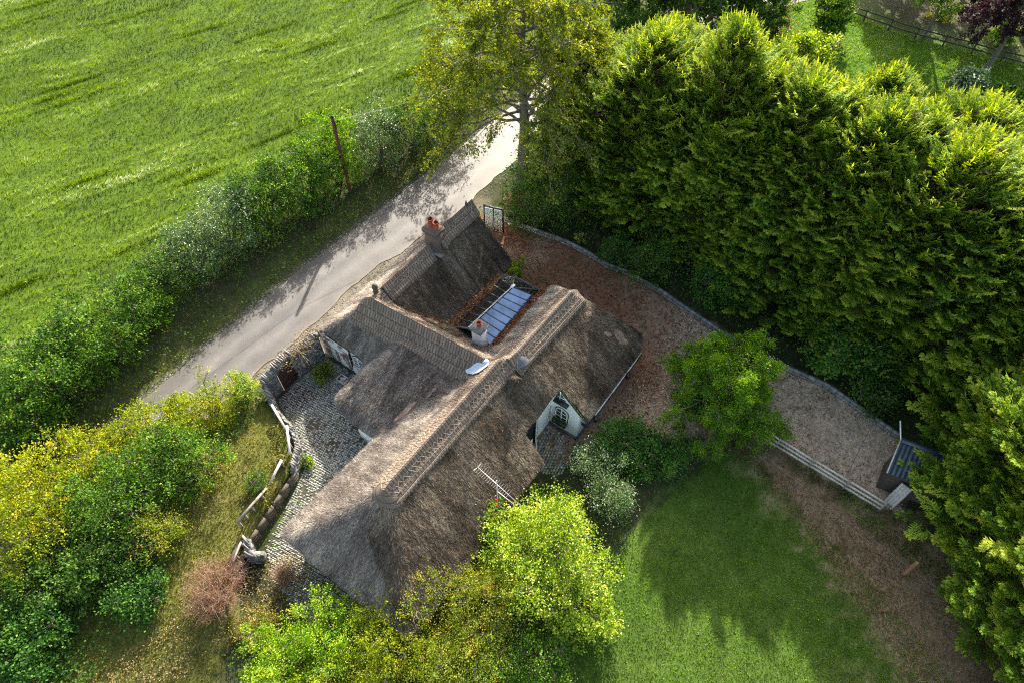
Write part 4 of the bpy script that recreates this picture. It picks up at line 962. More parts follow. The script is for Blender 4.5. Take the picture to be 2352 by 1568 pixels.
rail((4.4, -18.6), (2.32, -18.39), (1.45, 1.5), (.2, .55, .78, .99), 'grey weathered rail on short posts above the shaded bed', 'timber')
rail((1.75, -17.62), (.58, -17.02), (1.2, 1.2), (.05, .5, .95), 'low grey rail above the stacked sleepers', 'timber', .08, .06, .5)
t = thing('planter_tub', X(5.95, -19.4, .72), 'round pale tub with dry soil standing at the end of the bleached rail', 'planter')
mb = MB(); mb.lathe(X(5.95, -19.4, .72), [(.20, 0), (.27, .40), (.30, .45), (.27, .45), (.26, .38)], 22); mb.build('pot', M['flowerpot'], t, smooth=False)
mb = MB(); mb.poly([X(5.95+.26*math.cos(q), -19.4+.26*math.sin(q), 1.11) for q in np.linspace(0, 6.0, 18)]); mb.build('soil', M['darkwood'], t); mb = MB(); P = np.array(X(5.95, -19.4, 1.2))+R.normal(size=(260, 3))*np.array((.12, .12, .07)); leaves(mb, P, .08, tint_of(260, .5)); mb.build('plant', M['weeds'], t, kind='stuff')
# crate near the peeling wall
cr = thing('crate', G(788, 873, 0), 'small pale wooden crate of stones lying by the peeling white wall', 'crate'); c = np.array(G(788, 873, 0)); mb = MB()
for s in (-1, 1): mb.box(c+(.22*s*math.cos(-.6+1.57), .22*s*math.sin(-.6+1.57), .12), (.62, .04, .2), -.6); mb.box(c+(.3*s*math.cos(-.6), .3*s*math.sin(-.6), .12), (.04, .46, .2), -.6)
mb.build('frame', M['palewood'], cr); mb = MB(); mb.box(c+(0, 0, .04), (.58, .42, .03), -.6); mb.build('base', M['darkwood'], cr)
rocks(c+np.c_[R.uniform(-.2, .2, 16), R.uniform(-.15, .15, 16), np.full(16, .06)], .06, M['whitestone'], 'stones', kind=None, label='handful of pale stones lying in the wooden crate', cat='stones', group=None)
# kerb wall of the yard
KP = [(1158, 500), (1235, 528), (1300, 552), (1340, 572), (1395, 605), (1440, 622), (1510, 660), (1575, 705), (1665, 765), (1765, 820), (1830, 850), (1900, 880), (1980, 935), (2050, 985), (2072, 1000)]
KW = np.array([G(x, y, .4)[:2] for x, y in KP]); KL = np.r_[0, np.cumsum(np.hypot(*np.diff(KW, axis=0).T))]
mb = MB(); s = 0
while s < KL[-1]-.3:
    w = .44; sm = s+w/2; x = np.interp(sm, KL, KW[:, 0]); y = np.interp(sm, KL, KW[:, 1]); dx = np.interp(sm+.2, KL, KW[:, 0])-np.interp(sm-.2, KL, KW[:, 0]); dy = np.interp(sm+.2, KL, KW[:, 1])-np.interp(sm-.2, KL, KW[:, 1])
    for z, sh in ((.10, 0), (.31, .02)): mb.box((x, y, z), (w*.965, .17, .2), math.atan2(dy, dx)+.02*R.normal(), tint=R.random())
    s += w
root_mesh(mb, 'block_wall', M['kerbstone'], label='low curving grey block wall edging the leafy gravel yard', cat='garden wall')
# ---- gate
g0, g1 = np.array(G(1114, 524)), np.array(G(1156, 534)); gd = (g1-g0)/np.linalg.norm(g1-g0)*1.0; gw = np.linalg.norm(g1-g0); gn = np.array((gd[1], -gd[0], 0))
gt = thing('gate', tuple((g0+g1)/2), 'tall black-framed gate with two pale ribbed panels at the yard entrance', 'gate'); GH = 2.1
mb = MB()
for p in (g0, g1): mb.beam(p, p+(0, 0, GH+.12), .10, .10)
mid_ = (g0+g1)/2; mb.beam(mid_, mid_+(0, 0, GH), .09, .07)
for z in (.08, GH): mb.beam(g0+(0, 0, z), g1+(0, 0, z), .06, .08)
mb.build('frame', M['black'], gt)
for s in (0, 1):
    a, b = g0+gd*(.06+s*gw/2), g0+gd*(gw/2-.05+s*(gw/2)); n_ = 14; mb = MB(); u = np.linspace(0, 1, n_*2+1); of = np.array([0, .02]*n_+[0])
    lo = a+(b-a)*u[:, None]+gn*of[:, None]+(0, 0, .14); mb.grid(np.stack([lo, lo+(0, 0, GH-.24)]))
    for q in range(5): pq = a+(b-a)*((q+.5)/5)+gn*(.05+.006*(q % 2)); mb.box(pq+(0, 0, GH/2+.02), (np.linalg.norm(b-a)/5.1, .03, GH-.24), math.atan2(gd[1], gd[0]))
    mb.build('panel', M['gatepanel'], gt)
mb = MB()
for k in range(7): p = g0+gd*(gw*(.35+.09*k)); mb.box(p+(0, 0, GH+.07), (.07, .04, .05), math.atan2(gd[1], gd[0]))
mb.build('spike', M['whiteframe'], gt)
mb = MB(); p = g0-gd*.15; mb.box(p+(-.1, -.1, .12), (.55, .35, .25), .4, tint=.7); root_mesh(mb, 'stone_block', M['kerbstone'], label='pale stone block at the foot of the gate beside the thatch', cat='stone block')
mb = MB(); mb.box(G(1170, 515, .5), (.22, .16, .04), .1, tilt=Matrix.Rotation(.3, 3, 'X')); root_mesh(mb, 'plaque', M['whiteframe'], label='small white plaque lying on the wall just right of the gate', cat='plaque')
# ---- aerial
ae = thing('television_aerial', G(1143, 1195, 2.6), 'long many-barred television aerial on a thin mast over the dark thatch', 'aerial')
mt = np.array(G(1143, 1195, 2.6)); top = np.array(G(1141, 1108, 5.4)); foot = np.array((top[0], top[1], 0))
mb = MB(); mb.tube([foot, top+(0, 0, .25)], .028, 8); mb.build('mast', M['palewood'], ae, smooth=True)
za = 5.35; e0, e1 = np.array(G(1097, 1072, za)), np.array(G(1196, 1160, za-.05)); dv_ = (e1-e0)/np.linalg.norm(e1-e0); pv = np.array((dv_[1], -dv_[0], 0))
mb = MB(); mb.beam(e0, e1, .03, .03); mb.build('boom', M['metal'], ae)
mb = MB()
for k in range(17):
    c = e0+(e1-e0)*(k/16*.72); l = .26-.004*k
    for dz in ((0,) if k > 0 else (0, .1, -.1)): mb.tube([c-pv*l+(0, 0, .1+dz), c+(0, 0, dz*.3), c+pv*l+(0, 0, .0-dz)], .009, 4, cap=False)
mb.build('elements', M['metal'], ae)
mb = MB(); mb.beam(np.array(G(1143, 1128, 4.6)), np.array(G(1180, 1157, 4.5)), .03, .03); mb.build('brace', M['palewood'], ae)
mb = MB(); mb.lathe(tuple(foot+(-.06, -.05, 3.55)), [(0, .1), (.06, .06), (.06, -.06), (0, -.1)], 8); mb.build('clamp', M['redplastic'], ae); mb = MB(); mb.lathe(tuple(foot+(-.05, -.05, 2.9)), [(0, .08), (.05, .04), (.05, -.04), (0, -.08)], 8); mb.build('clamp', M['redplastic'], ae)
# ---- utility pole with wires
pb_ = np.array(G(808, 452, 0)); PH = 6.75
up_ = thing('utility_pole', tuple(pb_), 'reddish-brown wooden utility pole rising from the hedge beside the road', 'utility pole')
mb = MB(); mb.tube([pb_, pb_+(0, 0, PH/2), pb_+(0, 0, PH)], [.14, .125, .105], 12); mb.build('pole', M['polewood'], up_, smooth=True)
mb = MB(); mb.lathe(tuple(pb_+(0, 0, PH-.02)), [(.118, 0), (.1, .1), (0, .16)], 10); mb.build('pole_cap', M['soot'], up_)
mb = MB(); mb.tube([pb_+(.11, -.08, PH-.35), pb_+(.16, -.1, PH-.8)], .03, 6); mb.lathe(tuple(pb_+(.13, -.12, PH-.3)), [(.0, .06), (.04, .03), (.04, -.04), (0, -.06)], 8); mb.build('bracket', M['soot'], up_)
def wire(p, q, sag, name, lbl, mat='wire', r=.016, pts=24):
    u = np.linspace(0, 1, pts)[:, None]; P = np.array(p)*(1-u)+np.array(q)*u; P[:, 2] -= (4*sag*u*(1-u))[:, 0]
    mb = MB(); mb.tube(P, r, 4, cap=False); root_mesh(mb, name, M[mat], label=lbl, cat='wire')
pt = pb_+(0, 0, PH-.25); far = np.array(G(0, 813, 5.7)); far = pt+(far-pt)*2.2; far[2] = 6.3
wire(pt, far, .9, 'overhead_wire', 'thin dark wire running from the utility pole down along the field edge to the left', r=.014)
wire(pt, np.array(G(870, 240, 6.6))+(np.array(G(870, 240, 6.6))-pt)*5, .8, 'overhead_wire', 'thin pale wire running from the utility pole into the big tree', 'palewire', r=.014)
# ---- rail fence by the lawn
def postrail(pts, h, rails, w, name, label, mat, pmat=None, step=2.1, th=.04, posts=True):
    P = np.array(pts, float); L = np.r_[0, np.cumsum(np.hypot(*np.diff(P, axis=0).T))]; n_ = max(1, int(round(L[-1]/step)))
    q = [np.array((np.interp(s, L, P[:, 0]), np.interp(s, L, P[:, 1]), 0)) for s in np.linspace(0, L[-1], n_+1)]
    for v in q: v[2] = float(terrain(v[0:1], v[1:2])[0])
    r = thing(name, tuple((q[0]+q[-1])/2), label, 'fence')
    for v in q:
        mb = MB(); mb.beam(v-(0, 0, .2), v+(.0, .0, h+.08), .11, .10); mb.build('post', M[pmat or mat], r)
    for z in rails:
        mb = MB()
        for k in range(n_): mb.beam(q[k]+(0, 0, z+.02*R.normal()), q[k+1]+(0, 0, z+.02*R.normal()), w, th)
        mb.build('rail', M[mat], r)
    return r
f0, f1 = G(1716, 963, 1.0), G(2036, 1155, 1.0)
postrail([f0[:2], f1[:2]], 1.0, (.30, .64, .98), .08, 'rail_fence', 'pale three-rail timber fence between the lawn and the leafy gravel yard', 'palewood', 'timber', 2.2, .11)
postrail([G(1880, -12, .9)[:2], G(2090, 62, .9)[:2], G(2352, 132, .9)[:2], G(2600, 190, .9)[:2]], 1.05, (.45, .95), .09, 'paddock_fence', 'dark two-rail post fence along the far path at the top right', 'darkwood', 'darkwood', 2.4, .10)
postrail([G(2200, -20, .9)[:2], G(2300, 5, .9)[:2], G(2420, 40, .9)[:2]], 1.05, (.45, .95), .09, 'paddock_fence', 'second rail fence beyond the dark trees, in the top right corner', 'palewood', 'timber', 2.4, .08)
postrail([G(1672, 95, .9)[:2], G(1800, -5, .9)[:2], G(1850, -60, .9)[:2]], 1.2, (.3, .6, .9, 1.2), .08, 'rail_fence', 'old pale fence rails leaning by the brown patch behind the conifers', 'palewood', 'timber', 2.2, .05)
def wirefence(pts, lbl, h=.95, step=2.6):
    P = np.array(pts, float); L = np.r_[0, np.cumsum(np.hypot(*np.diff(P, axis=0).T))]; n_ = max(1, int(round(L[-1]/step)))
    q = [np.array((np.interp(s, L, P[:, 0]), np.interp(s, L, P[:, 1]), 0)) for s in np.linspace(0, L[-1], n_+1)]
    r = thing('wire_fence', tuple((q[0]+q[-1])/2), lbl, 'fence')
    for v in q: mb = MB(); mb.tube([v-(0, 0, .1), v+(0, 0, h+.05)], .015, 6); mb.build('post', M['darkwood'], r)
    for z in (.55, .92):
        mb = MB()
        for k in range(n_): mb.tube([q[k]+(0, 0, z), (q[k]+q[k+1])/2+(0, 0, z-.03), q[k+1]+(0, 0, z)], .003, 3, cap=False)
        mb.build('wire', M['palewire'], r)
wirefence([G(1650, 985)[:2], G(1870, 1165)[:2], G(2073, 1316)[:2], G(2300, 1500)[:2], G(2480, 1660)[:2]], 'thin wire fence on short posts through the dry grass beside the lawn')
M['palewire'] = M['wire']
wirefence([G(1380, 1290)[:2], G(1440, 1235)[:2], G(1570, 1100)[:2], G(1640, 1010)[:2]], 'thin wire fence between the lawn and the shrubs by the cottage')
def stump(x0, y0, x1, y1, lbl, r=.09):
    b = np.array(G(x0, y0)); d = ray(x1, y1); t = (b[1])/d[1]; top = np.array((d[0]*t, b[1], H+d[2]*t)); top[0] = b[0]+(top[0]-b[0])*.6
    mb = MB(); mb.tube([b-(0, 0, .1), (b+top)/2, top], [r, r*.95, r*.9], 10); root_mesh(mb, 'fence_post', simple('orange_wood', (.30, .15, .08), .8, .3, 8), label=lbl, cat='post')
stump(2075, 1318, 2101, 1291, 'stout reddish round post standing at the brown edge of the lawn')
stump(1628, 1000, 1636, 968, 'short broken post under the round tree')
mb = MB()
for p in ((3254, 1947), (3269, 1990)): mb.box(G(p[0]/1.7415, 1155 if p[1] > 1960 else 1140, .6), (.09, .09, .09), .3)
# ---- shed
sh = thing('shed', (21.6, 15.6, 0), 'small shed with a dark blue-grey corrugated metal roof under the conifers', 'shed')
s0, s1, s2, s3 = [np.array(v) for v in (G(2071, 1010, 2.35), G(2036, 1088, 2.0), G(2066, 1101, 2.0), G(2145, 1120, 2.0))]
ax = np.array(G(2040, 1085, 2.0))-s0; ax = ax/np.linalg.norm(ax); 
c00 = s0; c01 = s0+ax*2.05; dxv = np.array((.90, -.42, 0)); dxv /= np.linalg.norm(dxv)
n_ = 40; u = np.linspace(0, 2.7, n_); of = .035*np.sin(u*2*math.pi/.22)
top_ = c00+dxv*u[:, None]+np.array((0, 0, 1))*of[:, None]; bot_ = c01+dxv*u[:, None]+np.array((0, 0, 1))*of[:, None]
mb = MB(); mb.grid(np.stack([top_, (top_+bot_)/2+(0, 0, .0), bot_])); mb.build('roof', simple('shed_metal', (.045, .075, .10), .45, .35, 3, metal=.4), sh, smooth=True)
mb = MB(); mb.beam(c00-dxv*.05, c01-dxv*.05, .06, .12); mb.build('barge_board', M['palewood'], sh)
mb = MB(); mb.beam(c00-dxv*.0+(0, 0, .02), c00+dxv*2.7+(0, 0, .02), .3, .03); mb.build('ridge_flashing', simple('flash', (.07, .09, .12), .4, .2, 4, metal=.4), sh)
mb = MB(); w0, w1 = c01-ax*.25+dxv*.15, c01-ax*.25+dxv*2.5; b0_, b1_ = w0*(1, 1, 0), w1*(1, 1, 0); d0, d1 = c00+ax*.2+dxv*.15, c00+ax*.2+dxv*2.5
for p, q in ((w0, w1), (w1, d1), (d1, d0), (d0, w0)): mb.add([p*(1, 1, 0), q*(1, 1, 0), q-(0, 0, .1), p-(0, 0, .1)], [(0, 1, 2, 3)])
mb.build('wall', M['darkwood'], sh)
mb = MB(); b = np.array(G(2030, 1148, 0)); e = np.array(G(2052, 1165, 0)); tp = np.array((0, 0, 1.5)); mb.add([b, e, e+tp+(.35, .3, 0), b+tp+(.35, .3, 0)], [(0, 1, 2, 3)]); mb.add([b+(.03, .03, 0), e+(.03, .03, 0), e+tp+(.38, .33, 0), b+tp+(.38, .33, 0)], [(3, 2, 1, 0)])
for k in range(5): q = b+(e-b)*(k/4); mb.beam(q-(.01, .01, 0), q+tp+(.34, .29, 0), .02, .02)
root_mesh(mb, 'board_panel', M['palewood'], label='silvery weathered board panel leaning at the end of the pale rail fence', cat='panel')
mb = MB(); mb.tube([np.array(G(2069, 1012, 2.3)), np.array(G(2068, 966, 2.4))], .04, 6); root_mesh(mb, 'pole', M['whiteframe'], label='thin white pole behind the metal shed roof', cat='pole')
wire(G(1942, 1098, 1.0), G(2028, 930, 2.2), .25, 'overhead_wire', 'thin pale wire hanging across the leafy gravel yard near the shed', 'palewire', .012)
# stones and bricks lying about
rocks(np.array([G(1690, 1012), G(1405, 905), G(1200, 500)]), .001, M['kerbstone'], 'pebbles', kind='stuff', label='few small loose stones on the yard edge', cat='stones')
# ================================================================ CONIFERS
def plume_template():
    """one feathery spray: a curved spine with alternate side sprays, each finely divided"""
    Vs, Fs, Ts = [], [], []; n = 0
    def bl_(q, e, ln, w, t, dr):
        nonlocal n
        sd_ = np.cross(e, (R.normal()*.25, R.normal()*.25, 1.)); sd_ /= np.linalg.norm(sd_)
        Vs.extend([q, q+e*ln*.4+sd_*w, q+e*ln+(0, 0, dr), q+e*ln*.4-sd_*w]); Fs.append((n, n+1, n+2, n+3)); Ts.append(t); n += 4
    nb = 11
    for k in range(nb):
        u = (k+.7)/(nb+.2); p = np.array((.04*math.sin(k*2.1), u, .30*u*u-.10*u)); bl = (.26*(1-u)**.8+.07)*R.uniform(.8, 1.2)
        for s in (-1, 1):
            an = math.radians(R.uniform(28, 48)); d = np.array((s*math.sin(an), math.cos(an), R.normal()*.12)); d /= np.linalg.norm(d)
            bl_(p, d, bl, .017, .12+.42*u+.08*R.normal(), -.03)
            for f in (.3, .6):
                for sp in (.65, -.65):
                    q = p+d*bl*f; c_, s_ = math.cos(sp), math.sin(sp); e = np.array((d[0]*c_-d[1]*s_, d[0]*s_+d[1]*c_, d[2]+R.normal()*.2))
                    bl_(q, e, bl*(.60-.3*f)*R.uniform(.8, 1.2), .016, .22+.42*u+.22*f+.10*R.normal(), -.02)
    bl_(np.array((0, .88, .16)), np.array((.0, .9, .45)), .30, .018, .95, 0)
    return np.array(Vs), np.array(Fs), np.array(Ts)
PT = [plume_template() for _ in range(3)]
def conifer(name, label, h=15., rad=3.3, npl=1900, seed=0):
    root = thing(name, (0, 0, 0), label, 'conifer', 'tall feathery conifers screening the garden')
    mb = MB()
    zz = 1.0+(h-1.3)*R.random(npl)**.85; an = R.random(npl)*6.2832
    lump = 1+.95*(fbm(np.cos(an)*1.3+seed*9, np.sin(an)*1.3+zz*.28, 5+seed, 3)-.5)*2
    prof = lambda z: rad*np.clip(1.0-(z/h)**4.2, 0, 1)**.62*(.86+.14*np.clip(z/2., 0, 1))
    rr = prof(zz)*lump; inner = R.random(npl) < .25
    rr = np.where(inner, rr*R.uniform(.35, .85, npl), rr*R.uniform(.82, 1.06, npl))
    sc_ = R.uniform(.9, 2.3, npl)*np.clip(1.15-.35*zz/h, .7, 1.2)
    el = np.radians(R.normal(22, 12, npl)+26*(zz/h)**3)
    for v in range(3):
        V0, F0, T0 = PT[v]; k = np.where(np.arange(npl) % 3 == v)[0]; m = len(k)
        a = an[k]+.5*R.normal(size=m); e = el[k]; s = sc_[k]
        Y = np.stack([np.cos(a)*np.cos(e), np.sin(a)*np.cos(e), np.sin(e)], -1)
        X_ = np.stack([-np.sin(a), np.cos(a), 0*a], -1); X_ = X_+.22*R.normal(size=(m, 3)); X_ -= Y*(X_*Y).sum(1)[:, None]; X_ /= np.linalg.norm(X_, axis=1)[:, None]
        Z = np.cross(X_, Y); Z *= np.sign(Z[:, 2:3]+.01); 
        O = np.stack([np.cos(an[k])*(rr[k]-s*.55), np.sin(an[k])*(rr[k]-s*.55), zz[k]-s*.2], -1)
        V = O[:, None]+(V0[None, :, 0:1]*X_[:, None]+V0[None, :, 1:2]*Y[:, None]+V0[None, :, 2:3]*Z[:, None])*s[:, None, None]
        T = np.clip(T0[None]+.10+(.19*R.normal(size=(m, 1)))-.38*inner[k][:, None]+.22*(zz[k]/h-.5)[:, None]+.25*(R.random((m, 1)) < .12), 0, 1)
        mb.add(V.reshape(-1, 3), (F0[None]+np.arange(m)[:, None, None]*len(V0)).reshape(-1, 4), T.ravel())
    # leading shoots
    for q in range(5):
        x, y = (0, 0) if q == 0 else R.normal(size=2)*.7; ht = h-.2-.5*(q > 0)*R.random(); ln = R.uniform(1.3, 2.4)
        for j in range(18):
            u = j/16; V0, F0, T0 = PT[j % 3]; s = .42*(1-u)+.12; a = j*2.4; Y = np.array((math.cos(a)*.75, math.sin(a)*.75, .75)); Y /= np.linalg.norm(Y); X_ = np.array((-math.sin(a), math.cos(a), 0)); Z = np.cross(X_, Y)
            V = np.array((x, y, ht+u*ln-.6))+(V0[:, 0:1]*X_+V0[:, 1:2]*Y+V0[:, 2:3]*Z)*s; mb.add(V, F0, np.clip(T0+.22, 0, 1))
    mb.build('crown', M['conifer'], root)
    tk = MB(); tk.tube([(0, 0, -.2), (0.05, 0, h*.5), (0, .05, h*.97)], [.26, .16, .03], 8)
    nb = 170
    for k in range(nb):
        z = 1+(h-3)*R.random(); a = R.random()*6.28; r = float(prof(np.array(z)))*R.uniform(.7, .92); d = np.array((math.cos(a), math.sin(a), 0)); tk.tube([(0, 0, z-.4), d*r*.5+(0, 0, z-.2), d*r+(0, 0, z+.3)], [.045, .03, .01], 4, cap=False)
    tk.build('trunk', M['bark'], root, smooth=True)
    return root
def copy_tree(o, parent=None):
    c = o.copy(); SC.collection.objects.link(c)
    if parent is not None: c.parent = parent
    for ch in o.children: copy_tree(ch, c)
    return c
CP = [conifer('conifer_tree', 'x', 15, 3.5, 1500, s) for s in range(4)]
CON = [  # x, y, height, width scale, label
 (8.6, 36.6, 12.8, 1.0, 'feathery conifer at the road end of the row, next to the big airy tree'),
 (12.0, 33.8, 14.4, 1.0, 'tall conifer with two sharp leaders beside the brown patch and pale fence rails'),
 (15.6, 31.2, 13.2, 1.1, 'conifer standing behind the round green tree, its top against the sunny bright hedge'),
 (18.9, 28.6, 13.2, 1.1, 'conifer whose top meets the long tree shadow on the paddock'),
 (22.0, 25.9, 13.4, 1.1, 'conifer directly behind the sycamore, in the middle of the row'),
 (25.3, 23.0, 12.6, 1.1, 'wide conifer uphill of the metal shed'),
 (10.2, 34.3, 10.8, .95, 'shorter conifer filling the front of the row above the dark ivy-clad shrub'),
 (13.6, 31.5, 10.4, 1.05, 'shorter conifer in front of the row, above the ivy-covered trunks'),
 (17.2, 28.9, 10.6, 1.05, 'shorter conifer in front of the row, half over the curved block wall'),
 (20.4, 26.6, 10.2, 1.05, 'shorter conifer in front of the row, left of the sycamore'),
 (15.2, 35.6, 12.0, .95, 'golden-tipped conifer of the back rank next to the brown patch'),
 (20.2, 32.4, 12.8, 1.0, 'conifer of the back rank with a thin leader in front of the paddock fence'),
 (24.3, 29.6, 12.8, 1.05, 'conifer of the back rank with a bare brown leader, right of the paddock shadow'),
 (28.4, 27.0, 12.8, 1.0, 'conifer of the back rank beside the glossy-leaved tree at the right edge'),
 (29.0, 21.0, 12.6, 1.1, 'conifer at the right edge above the shed'),
 (26.6, 17.6, 12.0, 1.1, 'conifer leaning over the back of the metal shed'),
 (24.9, 13.0, 11.2, 1.1, 'conifer whose bright sprays hang over the shed roof and board panel'),
 (24.4, 9.2, 11.0, 1.1, 'conifer beside the reddish post, bright yellow sprays over the brown ground'),
 (24.9, 5.6, 11.0, 1.1, 'conifer lowest on the right edge, over the end of the wire fence'),
 (13.9, 33.0, 12.6, 1.05, 'conifer wedged into the middle of the row behind the first shorter ones'),
 (17.6, 31.6, 12.4, 1.05, 'conifer wedged between the two ranks where the paddock first shows'),
 (20.9, 28.9, 12.6, 1.05, 'conifer wedged between the two ranks left of the bare brown leader'),
 (24.4, 26.2, 12.4, 1.05, 'conifer wedged between the two ranks above the shed path'),
 (27.6, 23.6, 12.6, 1.05, 'conifer wedged between the two ranks near the right edge'),
 (9.6, 38.6, 12.0, 1.0, 'conifer behind the road end of the row, next to the dark tree'),
 (26.4, 2.0, 11.0, 1.1, 'conifer in the lower right corner, only its edge in view'),
 (4.9, 40.5, 11.0, .85, 'slim conifer hidden behind the big airy tree by the road bend'),
]
for i, (x, y, h_, w_, lb) in enumerate(CON):
    src = CP[i % 4]; o = src if i < 4 else copy_tree(src)
    z0 = float(terrain(np.array([x]), np.array([y]))[0])
    o.location = (x, y, z0); o.scale = (w_, w_, h_/15); o.rotation_euler.z = i*1.9; o['label'] = lb
# ================================================================ BIG AIRY TREES
def airy(name, foot, h, r, label, mat, leaf, nl=30, ns=9, nt=7, nleaf=15, tr=.28, droop=.35, lo=.22, stem='greybark', tb=.5, cat='tree', sx=1.):
    root = thing(name, foot, label, cat); f = np.array(foot); tk = MB(); mb = MB(); LP, LD, LT = [], [], []
    lead = [f+(0, 0, -.2), f+(.15, .1, h*.3), f+(-.1, .2, h*.62), f+(.1, 0, h)]; tk.tube(lead, [tr*1.3, tr, tr*.55, .03], 10)
    def lp(z): z = z/h; u = min(max(z, 0), 1)*3; i = min(int(u), 2); return lead[i]*(1-(u-i))+lead[i+1]*(u-i)
    for k in range(nl):
        zf = lo+(.92-lo)*((k+.5)/nl)**.9; b = lp(zf*h); an = k*2.39996+R.normal()*.3; ln = r*(1-.62*max(0, zf-.35)/.65)*R.uniform(.72, 1.08)
        d = np.array((math.cos(an)*sx, math.sin(an), 0)); el = .25+1.0*zf
        pts = [b]; nseg = 6
        for s in range(1, nseg+1):
            u = s/nseg; pts.append(b+d*ln*u*(1-.1*u)+np.array((0, 0, ln*(el*.55*u-(droop+.25*(1-zf))*u*u*.9)))+R.normal(size=3)*.12*ln*.25)
        pts = np.array(pts); tk.tube(pts, np.linspace(tr*.36*(1.15-zf*.7), .018, nseg+1), 6, cap=False)
        for j in range(ns):
            u = R.uniform(.25, 1.0); i = min(int(u*nseg), nseg-1); p = pts[i]+(pts[i+1]-pts[i])*(u*nseg-i); dd = (pts[i+1]-pts[i]); dd /= np.linalg.norm(dd)
            q = dd+R.normal(size=3)*.75; q /= np.linalg.norm(q); l2 = ln*.34*R.uniform(.6, 1.2)*(1.15-u*.5); e = p+q*l2+np.array((0, 0, -.12*l2)); m_ = (p+e)/2+R.normal(size=3)*.07*l2+np.array((0, 0, .06*l2))
            tk.tube([p, m_, e], [.028, .018, .007], 4, cap=False)
            for w in range(nt):
                v = R.uniform(.3, 1.05); s_ = (p*(1-v)*(1-v)+m_*2*v*(1-v)+e*v*v); t = q+R.normal(size=3)*.7; t[2] -= droop*.9; t /= np.linalg.norm(t); l3 = R.uniform(.35, .85)*l2*.5+.15
                tk.tube([s_, s_+t*l3*.5+(0, 0, .02), s_+t*l3+(0, 0, -.08*l3)], [.009, .006, .003], 3, cap=False)
                uu = R.random(nleaf)[:, None]; LP.append(s_+t*l3*uu+R.normal(size=(nleaf, 3))*.10); LD.append(np.repeat(t[None], nleaf, 0)); LT.append(np.full(nleaf, tb+.14*R.normal()))
    LP = np.concatenate(LP); LD = np.concatenate(LD); T = np.clip(np.concatenate(LT)+.14*R.normal(size=len(LP)), 0, 1)
    leaves(mb, LP, leaf, T, up=.25, dirs=LD, droop=.4, aspect=.62)
    mb.build('crown', M[mat], root); tk.build('trunk', M[stem], root, smooth=True)
    return root
bt = G(1195, 432, 0)
airy('birch_tree', (bt[0]+.1, bt[1], .25), 16, 9.0, 'large airy light-green tree with a grey trunk overhanging the road by the gate', 'willow', .15, nl=60, ns=11, nt=8, nleaf=16, tr=.36, tb=.48, lo=.33, droop=.26)
mt_ = G(1655, 968, 0)
airy('ash_tree', (mt_[0]-.3, mt_[1]+.6, 0), 5.8, 3.9, 'small round fresh-green tree standing in the leafy yard by the pale rail fence', 'bright', .085, nl=40, ns=10, nt=8, nleaf=34, tr=.10, droop=.12, lo=.10, tb=.46)
# ================================================================ SHRUBS AND HEDGES
HG = 'shrubs of the hedgerow between the field and the road'
for (x, y, rp, h_, mt, nn, sz, lb, kw) in [
 (20, 965, 120, 3.6, 'green', 9000, .15, 'dense green hedgerow sycamore at the left edge of the photo', {}),
 (112, 868, 105, 3.6, 'green', 9000, .14, 'mid-green hedgerow shrub, second from the left edge', {}),
 (225, 775, 110, 3.6, 'green', 9500, .14, 'big sunlit hedgerow shrub where the wire crosses the field corner', {}),
 (318, 700, 75, 3.1, 'green', 5500, .13, 'mid-green low hedgerow shrub between two larger ones', {}),
 (368, 640, 62, 2.6, 'dark', 4500, .12, 'dark thin low shrub in the gap of the hedgerow', {}),
 (438, 588, 72, 3.0, 'silver', 6000, .12, 'dark shrub with silvery glints left of the silvery holly', {}),
 (512, 527, 86, 3.6, 'silver', 8000, .12, 'silvery-leaved shrub in the middle of the hedgerow', {}),
 (600, 470, 84, 3.8, 'green', 8000, .14, 'fresh green hedgerow shrub just right of the silvery one', {}),
 (690, 415, 88, 4.0, 'green', 9000, .14, 'tall deep green hedgerow shrub left of the utility pole', {}),
 (765, 365, 72, 3.9, 'bright', 7000, .14, 'bright green hedgerow shrub right behind the utility pole', dict(tb=.34)),
 (868, 322, 66, 3.9, 'silver', 6500, .12, 'grey-green holly right of the utility pole', {}),
 (945, 290, 70, 3.6, 'dark', 5500, .14, 'dark shrub in the shade of the big airy tree', {}),
 (1030, 235, 75, 3.6, 'dark', 5500, .14, 'dark shrub at the far end of the hedgerow under the airy tree', {}),
]: bushpx('hedge_shrub', x, y, rp, h_+.9, mt, int(nn*1.25), sz*.95, lb, cat='shrub', group=HG, **{'tb': .38, **kw})
